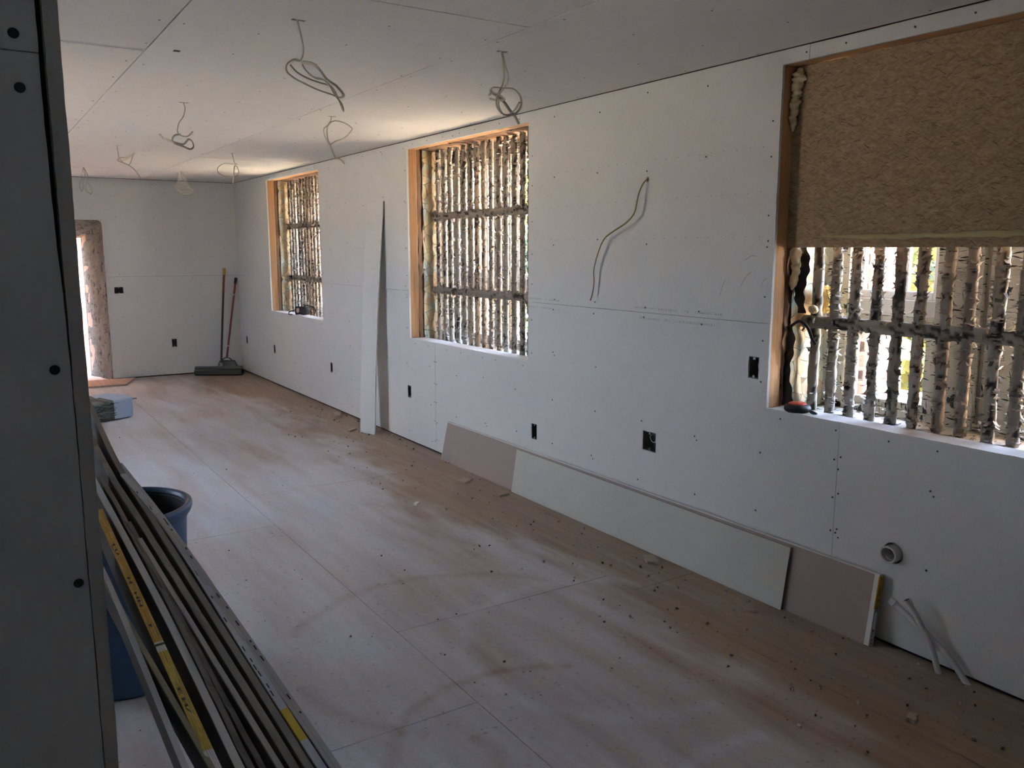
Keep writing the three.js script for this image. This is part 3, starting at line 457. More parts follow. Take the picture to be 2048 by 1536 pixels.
// safety goggles on the sill of the farthest window
{
  const t = thing('safety_goggles', 'black safety goggles left on the sill of the farthest window', 'goggles', [3.05, SILL, -8.93], -0.95);
  const arc = []; for (let i = 0; i <= 10; i++) { const a = -1.15 + 2.3 * i / 10; arc.push([0.085 * Math.sin(a) / Math.sin(1.15), 0.062 * Math.cos(a) - 0.02]); }
  const outline = (s) => { const p = []; for (let i = 0; i < 24; i++) { const a = i / 24 * 6.2832, c = Math.cos(a), q = Math.sin(a); p.push([0.085 * s * Math.sign(c) * Math.pow(Math.abs(c), 0.6), 0.047 + 0.045 * s * Math.sign(q) * Math.pow(Math.abs(q), 0.7) + (q < 0 ? 0.018 * Math.exp(-Math.pow(c * 4, 2)) : 0)]); } return p; };
  const bend = (g) => { const p = g.attributes.position; for (let i = 0; i < p.count; i++) p.setZ(i, p.getZ(i) - 7 * Math.pow(p.getX(i), 2)); g.computeVertexNormals(); return g; };
  part('frame', bend(ext(poly(outline(1.0), [outline(0.8)]), 0.035, 0.004)), M.black, t);
  part('lens', bend(ext(poly(outline(0.84)), 0.003)), std({ color: L(0.06, 0.065, 0.07), roughness: 0.12 }), t).position.z = 0.026;
  part('strap', tube([[-0.085, 0.05, -0.05], [-0.12, 0.045, -0.03], [-0.15, 0.03, 0.0], [-0.13, 0.008, 0.03], [-0.08, 0.007, 0.05]], 0.006, 30, 6), M.black, t);
  part('strap', tube([[0.08, 0.06, -0.05], [0.06, 0.095, -0.08], [0.0, 0.10, -0.10], [0.08, 0.085, -0.11], [0.13, 0.04, -0.09], [0.12, 0.008, -0.07]], 0.006, 36, 6), M.black, t);
}

// ---------------------------------------------------------------- electrical boxes
function elecBox(label, x, y, z, w, h, onFar, extra) {
  const t = thing('electrical_box', label, 'outlet box', [x, y, z], onFar ? Math.PI / 2 : 0, 'outlet boxes in the walls'), d = 0.062, s = 0.0025;   // opening looks to -x
  part('shell', merge([box(0.003, d, -h / 2, h / 2, -w / 2, -w / 2 + s), box(0.003, d, -h / 2, h / 2, w / 2 - s, w / 2), box(0.003, d, -h / 2, -h / 2 + s, -w / 2, w / 2), box(0.003, d, h / 2 - s, h / 2, -w / 2, w / 2), box(d - s, d, -h / 2, h / 2, -w / 2, w / 2)]), onFar ? std({ color: L(0.08, 0.05, 0.035) }) : std({ color: L(0.05, 0.05, 0.055), roughness: 0.5 }), t);
  for (const q of [1, -1]) part('screw_tab', box(0.002, 0.006, q * (h / 2 - 0.007) - 0.005, q * (h / 2 - 0.007) + 0.005, -0.006, 0.006), M.steel, t);
  if (extra) extra(t); return t;
}
{
  const ex = [
    ['empty outlet box with a loose wire, just below the nearest window sill', (t) => part('wire', tube([[0.04, -0.035, 0.004], [0.02, 0, 0.012], [0.012, 0.02, 0.016]], 0.0018, 12, 5), M.cable, t)],
    ['square double outlet box with coiled wire, above the long pale board', (t) => part('wire', tube([[0.05, 0.03, 0.02], [0.02, 0.035, 0.0], [0.012, 0.02, -0.005], [0.012, 0.0, 0.01], [0.015, 0.0, 0.03], [0.012, 0.02, 0.042], [0.02, 0.036, 0.03], [0.05, 0.02, 0.01]], 0.0022, 40, 6), M.cable, t)],
    ['single outlet box in the wall just above the brown leaning board'], ['single outlet box right of the upright leaning board'], ['single outlet box left of the upright leaning board'], ['low outlet box under the farthest window'], ['small outlet box on the window wall closest to the far corner']];
  BOXES.forEach(([z, y, w, h], i) => elecBox(ex[i][0], W + 0.0005, y, z, w, h, false, ex[i][1]));
  elecBox('wide outlet box on the far wall at chest height beside the door', 1.563, 1.08, -D - 0.0005, 0.096, 0.072, true); elecBox('low upright outlet box on the far wall near the brooms', 2.158, 0.407, -D - 0.0005, 0.056, 0.096, true);
}
// drain pipe stub, water pipes
{
  const t = thing('drain_pipe', 'white plastic drain pipe stub sticking out of the wall', 'pipe', [W, PIPE.y, PIPE.z]);
  const pr = [[0.0001, 0.30], [0.019, 0.30], [0.021, 0.16]]; const lat = (pts) => { const g = new THREE.LatheGeometry(pts.map(p => new THREE.Vector2(...p)), 32); g.rotateZ(Math.PI / 2); return g; };
  part('hub', lat([[0.027, -0.09], [0.027, 0.033], [0.029, 0.036], [0.034, 0.036], [0.0355, 0.034], [0.0355, 0.006], [0.033, 0.004], [0.033, -0.09]]), M.pvc, t);
  part('inner_pipe', lat([[0.0001, -0.08], [0.021, -0.08], [0.0215, 0.012], [0.0265, 0.014]]), M.greyFrame, t);
  const px = (label, b, tp, bow) => { const q = thing('water_pipe', label, 'pipe', b), dx = tp[0] - b[0], dy = tp[1] - b[1], dz = tp[2] - b[2]; part('tube', tube([[0, -0.01, 0], [dx * 0.25, dy * 0.35, dz * 0.3 + bow], [dx * 0.7, dy * 0.72, dz * 0.68 + bow], [dx, dy, dz]], 0.0115, 30, 12), M.pex, q); const g = new THREE.CylinderGeometry(0.0145, 0.0145, 0.022, 16), c = part('cap', g, M.pex, q), dir = new THREE.Vector3(dx * 0.3, dy * 0.28, dz * 0.32 - bow).normalize(); c.position.set(dx, dy, dz); c.quaternion.setFromUnitVectors(new THREE.Vector3(0, 1, 0), dir); const bo = part('bore', new THREE.CylinderGeometry(0.010, 0.010, 0.002, 14), M.dark, q); bo.quaternion.copy(c.quaternion); bo.position.copy(c.position).addScaledVector(dir, 0.0112); };
  px('longer bent white water pipe leaning left out of the floor gap', [2.957, 0.0, -1.488], [2.94, 0.208, -1.797], 0.012);
  px('shorter white water pipe crossing in front of the bent one', [2.945, 0.0, -1.594], [2.905, 0.245, -1.712], 0.006);
}
// yellow cable out of the wall
{
  const t = thing('wall_cable', 'yellow brown cable hanging from a hole in the window wall', 'cable', [W, 1.926, -3.327]);
  part('sheath', ribbon([[0.03, 0.0, 0], [-0.012, -0.008, 0], [-0.035, -0.06, -0.018], [-0.045, -0.17, -0.045], [-0.05, -0.215, -0.095], [-0.05, -0.262, -0.205], [-0.045, -0.30, -0.285], [-0.04, -0.36, -0.335], [-0.035, -0.47, -0.385], [-0.03, -0.54, -0.388], [-0.03, -0.60, -0.40], [-0.03, -0.64, -0.418]], 0.011, 0.006, 110), M.yelCable, t);
}
// ---------------------------------------------------------------- ceiling cables: flat cable coiled at each lamp position
{
  const E = [0.839, 0.544], F2 = [0.544, -0.839];
  const C = [
    ['cable coiled in long loops from the ceiling, largest and nearest on the left row', 0, 0.00184 * 0.130, 270, 140, [[265, 140, 285, 250, 305, 400, 300, 560, 270, 720, 200, 740, 125, 830, 120, 930, 200, 1010, 330, 1070, 500, 1140, 700, 1200, 860, 1255, 925, 1230, 850, 1130, 720, 1040, 640, 930, 540, 830, 420, 770, 280, 740, 290, 800, 380, 900, 500, 980, 640, 1030, 760, 1130, 850, 1280, 930, 1400, 930, 1465, 890, 1440, 820, 1280, 720, 1090, 560, 1050, 380, 1000, 260, 930, 180, 840]]],
    ['knotted round cable coil hanging just above the middle window corner', 1, 0.00213 * 0.1042, 470, 130, [[460, 130, 490, 330, 515, 520, 490, 720, 430, 890, 370, 1040, 380, 1180, 470, 1280, 600, 1300, 760, 1230, 850, 1100, 850, 980, 790, 890, 680, 840, 500, 840, 300, 830, 262, 875, 400, 950, 520, 1040, 620, 1170, 720, 1300, 800, 1465], [475, 135, 540, 400, 590, 600, 590, 720, 530, 820, 450, 900, 410, 990, 415, 1120, 480, 1240, 590, 1275, 720, 1210, 815, 1090], [235, 955, 300, 930, 420, 960, 520, 1020, 400, 1020, 240, 970]]],
    ['thin cable with a long tail pointing left, middle of the ceiling', 2, 0.00287 * 0.0781, 880, 185, [[885, 190, 915, 330, 880, 520, 800, 740, 780, 960, 850, 1030, 950, 1025, 1030, 890], [780, 985, 680, 1030, 630, 1140, 660, 1215, 800, 1270, 950, 1330, 1000, 1250, 975, 1130, 935, 1090, 850, 1230, 700, 1205, 560, 1160, 430, 1110, 330, 1100, 220, 1020, 130, 950]]],
    ['open heart shaped cable loop with a pale dangling end', 3, 0.00317 * 0.0716, 455, 180, [[450, 185, 420, 300, 340, 430, 260, 520, 240, 600, 270, 780, 340, 915, 500, 830, 750, 740, 920, 640, 1030, 520, 920, 420, 740, 330, 580, 300, 450, 330, 330, 440, 280, 580, 300, 800, 380, 920, 450, 1080, 540, 1260, 570, 1330, 660, 1340, 770, 1460]]],
    ['cable twisted in a tight triangle with a curved tail, far left row', 4, 0.00407 * 0.0781, 1210, 140, [[1200, 150, 1210, 280, 1290, 460, 1380, 590, 1450, 590, 1500, 440, 1620, 310, 1540, 370, 1420, 440, 1300, 450, 1260, 520, 1400, 580, 1460, 620, 1560, 720, 1640, 860, 1680, 940], [1330, 520, 1500, 450, 1640, 320]]],
    ['cable with a wide loop on its left side, near the far window', 5, 0.00439 * 0.0781, 1725, 205, [[1720, 210, 1740, 330, 1770, 450, 1800, 470, 1650, 460, 1480, 450, 1370, 510, 1340, 600, 1380, 700, 1500, 770, 1650, 790, 1800, 760, 1820, 660, 1780, 530, 1740, 500, 1730, 640, 1750, 800, 1740, 960]]],
    ['white bundled cable coil hanging in front of the far wall', 6, 0.00541 * 0.0781, 410, 685, [[410, 690, 430, 830, 480, 980, 590, 1110, 660, 1150, 670, 1200, 600, 1250, 480, 1250, 340, 1180, 250, 1080, 240, 1000, 330, 990, 450, 1040, 600, 1160, 500, 1165, 400, 1160, 310, 1090, 310, 1000, 335, 900, 325, 720], [420, 700, 500, 900, 590, 1120]]],
    ['pale pair of narrow cable loops in front of the far wall, leftmost', 7, 0.00541 * 0.0781, 345, 690, [[340, 690, 300, 800, 250, 920, 205, 1060, 240, 1200, 310, 1270, 355, 1200, 345, 1050, 370, 880, 350, 690], [360, 700, 420, 880, 430, 1020, 520, 1160, 570, 1260, 510, 1330, 440, 1300, 340, 1260, 300, 1140, 340, 1000, 365, 860]]]];
  C.forEach(([label, k, s, ox, oy, strands], ci) => {
    const [hx, hz] = CH[k], t = thing('ceiling_cable', label, 'cable', [hx, HC, hz], 0, 'lamp cables hanging from the ceiling');
    strands.forEach((st, si) => {
      const pts = []; if (si === 0) pts.push([0, 0.025, 0]);
      for (let i = 0; i < st.length; i += 2) { const a = (st[i] - ox) * s, b = (st[i + 1] - oy) * s, dz = 0.05 * Math.sin(i * 0.35 + si * 1.4 + ci) * sst(0.03, 0.12, b); pts.push([a * E[0] + dz * F2[0], -Math.max(b, si === 0 && i === 0 ? 0 : 0.002), a * E[1] + dz * F2[1]]); }
      part('strand', ribbon(pts, k < 2 ? 0.0125 : 0.011, 0.0062, Math.max(40, st.length * 5)), M.cable, t);
    });
  });
}

// ---------------------------------------------------------------- boards leaning on the window wall
function plank(geo, mat, t, name = 'board') { return part(name, geo, mat, t); }
{
  const t = thing('drywall_offcut', 'tall narrow drywall offcut standing upright against the wall between windows', 'drywall strip', [2.81, 0, -6.62]);
  // swept up the wall with a slight bow
  const n = 24, pos = [], uv = [], idx = [], b0 = [[2.775, -6.70], [2.838, -6.535]], top = [[2.968, -6.86], [2.972, -6.545]], Ht = 1.962;
  const dirn = new THREE.Vector3(-0.93, 0.06, 0.35).normalize();
  for (let i = 0; i <= n; i++) { const u = i / n, y = 0.002 + Ht * u, bow = -0.025 * Math.sin(u * 3.1416); for (const s of [0, 1]) for (const th of [0, 1]) { const x = b0[s][0] + (top[s][0] - b0[s][0]) * u + bow * 0.6, z = b0[s][1] + (top[s][1] - b0[s][1]) * u; pos.push(x - 2.81 + (th ? 0.0115 : 0), y, z + 6.62 - (th ? 0.005 : 0)); uv.push(s * 0.17, y); } }
  const q = (a, b, c, d) => idx.push(a, b, c, a, c, d);
  for (let i = 0; i < n; i++) { const o = i * 4, p = o + 4; q(o, o + 2, p + 2, p); q(o + 3, o + 1, p + 1, p + 3); q(o + 2, o + 3, p + 3, p + 2); q(o + 1, o, p, p + 1); } q(1, 3, 2, 0); { const o = n * 4; q(o, o + 2, o + 3, o + 1); }
  const g = indexed(pos, idx, uv).toNonIndexed(); g.computeVertexNormals(); plank(g, M.paper, t);
}
function leanBoard(label, zA, zB, xBot, xTop, h, mat, core, skew = 0, thick = 0.0112, torn = 0) {  // long strip on its edge, leaning back on the wall
  const t = thing('drywall_offcut', label, 'drywall strip', [xBot, 0, zA]), len = zB - zA, tilt = Math.atan2(xTop - xBot, h), hh = Math.hypot(h, xTop - xBot);
  const face = ext(poly(jag([[torn * 1.2, 0], [len - torn, 0], [len - torn, hh - torn], [skew + torn * 1.2, hh - torn]], 0.0014, 21, 0.2)), 0.001), body = ext(poly([[0.0005, 0.0005], [len - 0.0005, 0.0005], [len - 0.0005, hh - 0.0005], [skew + 0.0005, hh - 0.0005]]), thick);
  for (const [g, m, nm, o] of [[face, mat, 'paper_face', 0], [body, core, 'core', 0.001]]) { const p = part(nm, g, m, t); p.rotation.set(0, -Math.PI / 2, 0); p.geometry.applyMatrix4(new THREE.Matrix4()); p.rotation.order = 'ZYX'; p.rotation.z = -tilt; p.position.set(o + 0.001, 0.002, 0); p.geometry.scale(1, 1, -1); p.geometry.computeVertexNormals(); flip(p.geometry); }
  return t;
}
function flip(g) { const x = g.index ? g.index.array : null; if (x) { for (let i = 0; i < x.length; i += 3) { const a = x[i]; x[i] = x[i + 2]; x[i + 2] = a; } } else for (const k of Object.keys(g.attributes)) { const A = g.attributes[k], s = A.itemSize; for (let i = 0; i < A.count; i += 3) for (let c = 0; c < s; c++) { const q = A.array[i * s + c]; A.array[i * s + c] = A.array[(i + 2) * s + c]; A.array[(i + 2) * s + c] = q; } } g.computeVertexNormals(); }
leanBoard('long brown backed drywall strip leaning low along the window wall', -5.475, -1.868, 2.908, 2.952, 0.292, M.backPaper, M.gypsum, 0.03, 0.024, 0.0055);
leanBoard('pale greenish drywall strip leaning in front of the long brown one', -4.466, -2.285, 2.890, 2.933, 0.279, M.greenPaper, std({ color: L(0.30, 0.28, 0.23) }));
{
  const tapeT = canvasTex(512, 64, (g, w, h) => { g.fillStyle = '#c9ccca'; g.fillRect(0, 0, w, h); g.fillStyle = '#c39a2c'; g.fillRect(w * 0.52, 0, w * 0.46, h); g.fillStyle = '#23252a'; g.font = 'bold 30px sans-serif'; const r = rng(3); for (let x = 10; x < w - 30; x += 22) if (r() < 0.75) g.fillText('0185/CE3NR'[Math.floor(r() * 10)], x, 42); g.strokeStyle = '#2a2c30'; g.lineWidth = 3; g.strokeRect(w * 0.22, 12, w * 0.27, 40); g.fillStyle = '#eceeee'; g.fillRect(w * 0.24, 16, w * 0.23, 32); });
  const t = thing('edge_tape', 'yellow and white printed tape on the near end of the brown board', 'tape', [2.908, 0.004, -1.866]);
  const pos = [], uv = [], idx = []; const th = 0.0135, hh = 0.292;
  const g = new THREE.BoxGeometry(0.030, hh + 0.004, 0.0035); g.translate(0.0125, hh / 2, 0.0008); const p = g.attributes.position, u = g.attributes.uv; for (let i = 0; i < p.count; i++) u.setXY(i, p.getY(i) / hh, (p.getX(i) + 0.0025) / 0.030);
  const m = part('band', g, std({ map: tapeT, roughness: 0.6 }), t); m.rotation.z = -Math.atan2(0.044, 0.292); const g2 = new THREE.BoxGeometry(0.0015, hh, 0.02); g2.translate(-0.0008, hh / 2, -0.010); const m2 = part('flap', g2, M.gypsum, t); m2.rotation.z = m.rotation.z;
}

// ---------------------------------------------------------------- pile of drywall strips resting on the bin rim
{
  const T2 = canvasTex(1024, 64, (g, w, h) => { g.fillStyle = '#c6c8c4'; g.fillRect(0, 0, w, h); g.fillStyle = '#b08a38'; g.fillRect(0, 0, w * 0.34, h); g.fillStyle = '#b39a3e'; g.fillRect(w * 0.36, 0, w * 0.18, h); g.fillRect(w * 0.60, 0, w * 0.07, h); g.fillStyle = '#22251f'; g.fillRect(w * 0.344, 0, 4, h); g.fillRect(w * 0.675, 0, 4, h); g.font = 'bold 30px sans-serif'; const r = rng(31); for (let x = 40; x < w - 30; x += 19) if (r() < 0.5) g.fillText('UTE/L1R0CHNI8'[Math.floor(r() * 13)], x, 50); g.fillStyle = '#b05a4a'; g.beginPath(); g.arc(w * 0.78, 30, 12, 0, 7); g.fill(); for (let i = 0; i < 700; i++) { g.fillStyle = r() < 0.5 ? 'rgba(70,62,48,0.25)' : 'rgba(215,212,200,0.22)'; g.fillRect(r() * w, r() * h, 2 + r() * 26, 1 + r() * 5); } });
  const T3 = canvasTex(1024, 64, (g, w, h) => { g.fillStyle = '#aab0b4'; g.fillRect(0, 0, w, h); g.fillStyle = '#b8a136'; g.fillRect(w * 0.56, 0, w * 0.05, h); g.fillRect(w * 0.68, 0, w * 0.14, h); g.fillRect(w * 0.84, 0, w * 0.16, h); g.fillStyle = '#14161a'; const r = rng(32); for (let x = 60; x < w * 0.56; x += 12) if (r() < 0.4) g.fillRect(x, 34 + r() * 10, 4 + r() * 8, 10); });
  const T4 = canvasTex(1024, 64, (g, w, h) => { g.fillStyle = '#a3a19f'; g.fillRect(0, 0, w, h); g.fillStyle = '#8b8886'; g.fillRect(0, 34, w, 4); g.fillStyle = '#15171b'; const r = rng(33); for (let x = 150; x < w * 0.62; x += 10) if (r() < 0.42) g.fillRect(x, 12 + r() * 8, 3 + r() * 8, 10); });
  const em = (t) => std({ map: t, roughness: 0.75 }), side = std({ map: paperT, color: L(0.085, 0.078, 0.07) });  // board faces near black: shade of the gaps put into their colour
  const P = [ // label, path of the top edge [x, h, z], thickness, width, edge material, ragged
    ['lowest pale drywall strip at the left of the pile, curving over the floor', [[0.262, 0.64, -2.80], [0.277, 0.615, -2.649], [0.333, 0.389, -1.896]], 0.0135, 0.07, std({ color: L(0.42, 0.42, 0.42), map: paperT })],
    ['second drywall strip from the left, dark olive edge', [[0.262, 0.64, -2.75], [0.287, 0.578, -2.528], [0.386, 0.382, -1.873]], 0.0135, 0.075, std({ color: L(0.25, 0.23, 0.15), map: paperT })],
    ['pair of drywall strips bound with yellow printed tape', [[0.309, 0.72, -2.99], [0.394, 0.381, -1.87]], 0.0235, 0.10, em(T2)],
    ['light grey drywall strip right of the yellow taped pair', [[0.323, 0.77, -3.167], [0.401, 0.542, -2.406], [0.443, 0.375, -1.85]], 0.019, 0.11, std({ color: L(0.46, 0.465, 0.45), map: paperT })],
    ['ragged brown drywall strip against the light grey one', [[0.346, 0.785, -3.22], [0.416, 0.571, -2.503], [0.466, 0.372, -1.842]], 0.0145, 0.13, std({ color: L(0.19, 0.17, 0.15), map: paperT }), 1.6],
    ['thin drywall strip with a torn printed edge, in the middle of the pile', [[0.385, 0.69, -2.90], [0.492, 0.366, -1.825]], 0.013, 0.13, std({ color: L(0.16, 0.15, 0.14), map: paperT }), 1.6],
    ['narrow grey drywall strip standing out in the middle of the pile', [[0.400, 0.66, -2.80], [0.527, 0.365, -1.815]], 0.0135, 0.12, std({ color: L(0.36, 0.34, 0.31), map: paperT })],
    ['wide drywall strip with a crumbled edge reaching high behind the wall end', [[0.352, 0.90, -3.60], [0.358, 0.859, -3.463], [0.386, 0.764, -3.146], [0.419, 0.69, -2.899], [0.558, 0.361, -1.804]], 0.019, 0.12, std({ color: L(0.24, 0.225, 0.19), map: paperT }), 1.6],
    ['long drywall strip rising highest behind the wall end', [[0.372, 1.06, -4.15], [0.386, 0.959, -3.797], [0.413, 0.796, -3.254], [0.456, 0.691, -2.904], [0.588, 0.357, -1.792]], 0.0185, 0.12, std({ color: L(0.22, 0.205, 0.175), map: paperT })],
    ['cream edged drywall strip with worn yellow tape near the camera', [[0.417, 0.779, -3.195], [0.488, 0.673, -2.842], [0.574, 0.455, -2.118], [0.615, 0.353, -1.777]], 0.020, 0.12, em(T3)],
    ['outermost drywall strip on the right of the pile, torn brown upper edge', [[0.416, 0.80, -3.28], [0.489, 0.68, -2.86], [0.570, 0.512, -2.305], [0.645, 0.349, -1.763]], 0.024, 0.12, em(T4), 0.6],
  ];
  P.forEach(([label, path, th, wd, em1, rag], i) => {
    const a = path[path.length - 2], b = path[path.length - 1], k = (b[2] + 1.02) / (b[2] - a[2]);
    const near = [b[0] - (a[0] - b[0]) * -(-1.02 - b[2]) / -(a[2] - b[2]) * 1, 0, -1.02]; { const f = (-1.02 - b[2]) / (b[2] - a[2]); near[0] = b[0] + (b[0] - a[0]) * f; near[1] = Math.max(wd + 0.004, b[1] + (b[1] - a[1]) * f); }
    const pts = [...path, near].map(p => new THREE.Vector3(...p)), c = new THREE.CatmullRomCurve3(pts, false, 'centripetal'), n = 60;
    const tm = c.getTangentAt(0.55), wv = new THREE.Vector3(0.02, -1, 0); wv.addScaledVector(tm, -wv.dot(tm)).normalize(); const nv = new THREE.Vector3().crossVectors(tm, wv).normalize(); if (nv.x < 0) nv.negate();
    const t = thing('drywall_strip', label, 'drywall strip', [near[0], 0, near[2]], 0, 'drywall strips piled across the bin'), o = new THREE.Vector3(near[0], 0, near[2]);
    const build = (o0, o1, d0, d1, seed) => {                  // box swept along the path; o = across thickness, d = down the width
      const pos = [], uv = [], idx = [], len = c.getLength();
      for (let j = 0; j <= n; j++) { const u = j / n, p = c.getPointAt(u).sub(o), jt = rag ? rag * 0.008 * Math.max(0, fbm(u * 40, 2, seed, 4) - 0.45) * 2 : 0.0008 * (fbm(u * 30, 1, seed, 2) - 0.5);
        for (const [a, d] of [[o0, d0 + jt], [o1, d0 + jt * 0.4], [o1, d1], [o0, d1]]) { const v = p.clone().addScaledVector(nv, (a - 0.5) * th).addScaledVector(wv, d); pos.push(v.x, Math.max(0.002, v.y), v.z); uv.push(u * (em1.map === paperT ? len : 1), a); } }
      for (let j = 0; j < n; j++) for (let e = 0; e < 4; e++) { const a = j * 4 + e, b = j * 4 + (e + 1) % 4; idx.push(a, b, b + 4, a, b + 4, a + 4); }
      idx.push(0, 2, 1, 0, 3, 2); const q = n * 4; idx.push(q, q + 1, q + 2, q, q + 2, q + 3);
      const g = indexed(pos, idx, uv).toNonIndexed(); g.computeVertexNormals(); return g;
    };
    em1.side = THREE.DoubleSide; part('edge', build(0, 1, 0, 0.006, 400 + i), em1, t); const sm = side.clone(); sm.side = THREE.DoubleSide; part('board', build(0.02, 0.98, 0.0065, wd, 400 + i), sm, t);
  });
}

// ---------------------------------------------------------------- blue bin
{
  const t = thing('trash_bin', 'dark blue plastic bin under the pile of drywall strips', 'bin', [0.40, 0, -3.235]);
  const v = (p) => p.map(q => new THREE.Vector2(...q));
  part('body', new THREE.LatheGeometry(v([[0.0001, 0.012], [0.17, 0.012], [0.195, 0.0], [0.203, 0.012], [0.212, 0.25], [0.226, 0.56], [0.229, 0.60], [0.233, 0.603], [0.236, 0.61]]), 48), M.bin, t);
  part('rim', new THREE.LatheGeometry(v([[0.229, 0.605], [0.238, 0.612], [0.247, 0.626], [0.2505, 0.641], [0.249, 0.650], [0.243, 0.655], [0.234, 0.655], [0.227, 0.648], [0.223, 0.63]]), 48), M.bin, t);
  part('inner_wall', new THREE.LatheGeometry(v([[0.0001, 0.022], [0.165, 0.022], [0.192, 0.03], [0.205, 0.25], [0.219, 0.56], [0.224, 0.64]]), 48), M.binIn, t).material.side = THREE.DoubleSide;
  for (let k = 0; k < 4; k++) { const a = 0.7 + k * 1.57, g = tube([[0.2045 * Math.cos(a), 0.05, 0.2045 * Math.sin(a)], [0.215 * Math.cos(a), 0.3, 0.215 * Math.sin(a)], [0.2245 * Math.cos(a), 0.52, 0.2245 * Math.sin(a)]], 0.006, 12, 6); part('rib', g, M.bin, t); }
}
// ---------------------------------------------------------------- brooms in the far corner
{
  const t = thing('push_broom', 'push broom with a wide dark head and a yellow tipped pole', 'broom', [2.60, 0, -10.80], -0.52);
  const g = new RoundedBoxGeometry(0.60, 0.085, 0.075, 2, 0.025); g.translate(0, 0.0435, 0); const p = g.attributes.position; for (let i = 0; i < p.count; i++) { const y = p.getY(i); if (y < 0.03) { p.setZ(i, p.getZ(i) * 1.15); } } part('bristles', g, M.bristle, t); const q = new RoundedBoxGeometry(0.58, 0.03, 0.06, 2, 0.008); q.translate(0, 0.10, 0); part('block', q, std({ color: L(0.10, 0.11, 0.10) }), t);
  const cs = Math.cos(-0.52), sn = Math.sin(-0.52), loc = (x, y, z) => { const dx = x - 2.60, dz = z + 10.80; return [dx * cs - dz * sn, y, dx * sn + dz * cs]; };
  const A = loc(2.645, 0.10, -10.86), B = loc(2.80, 1.245, -11.095), C = loc(2.812, 1.33, -11.113);
  part('pole', tube([A, [(A[0] + B[0]) / 2, (A[1] + B[1]) / 2, (A[2] + B[2]) / 2], B], 0.0135, 4, 10), std({ color: L(0.05, 0.022, 0.02), roughness: 0.4 }), t);
  const lerp = (u) => [A[0] + (B[0] - A[0]) * u, A[1] + (B[1] - A[1]) * u, A[2] + (B[2] - A[2]) * u]; part('pole_wrap', tube([lerp(0.8), lerp(0.9), lerp(1.0)], 0.0142, 3, 10), M.red, t);
  part('tip', tube([B, [(B[0] + C[0]) / 2, (B[1] + C[1]) / 2, (B[2] + C[2]) / 2], C], 0.0185, 3, 12), M.yellow, t); part('socket', tube([loc(2.635, 0.09, -10.845), A, lerp(0.04)], 0.022, 4, 10), std({ color: L(0.4, 0.4, 0.38) }), t);
}
{
  const t = thing('corner_broom', 'broom with a red pole and grey block head in the corner', 'broom', [2.745, 0, -10.955], -0.45);
  const shape = poly([[-0.12, 0.0], [0.14, 0.0], [0.145, 0.03], [0.10, 0.13], [0.085, 0.15], [-0.08, 0.15], [-0.095, 0.12]]); const g = ext(shape, 0.06, 0.006); g.translate(0, 0.006, -0.03); part('head', g, std({ color: L(0.10, 0.105, 0.10) }), t);
  part('bracket', tube([[-0.075, 0.15, 0], [-0.04, 0.185, 0], [0.0, 0.20, 0], [0.04, 0.185, 0], [0.075, 0.15, 0]], 0.006, 20, 6), M.black, t);
  const cs = Math.cos(-0.45), sn = Math.sin(-0.45), loc = (x, y, z) => { const dx = x - 2.745, dz = z + 10.955; return [dx * cs - dz * sn, y, dx * sn + dz * cs]; }; const A = [0, 0.195, 0], B = loc(2.948, 1.205, -11.09), l = (u) => [A[0] + (B[0] - A[0]) * u, A[1] + (B[1] - A[1]) * u, A[2] + (B[2] - A[2]) * u];
  part('pole', tube([A, l(0.5), B], 0.0125, 4, 10), M.red, t); part('grip', tube([l(0.93), l(0.97), l(1.002)], 0.017, 3, 10), M.black, t); for (const u of [0.14, 0.78]) part('ring', tube([l(u), l(u + 0.008), l(u + 0.016)], 0.0155, 2, 10), std({ color: L(0.6, 0.5, 0.5) }), t);
}
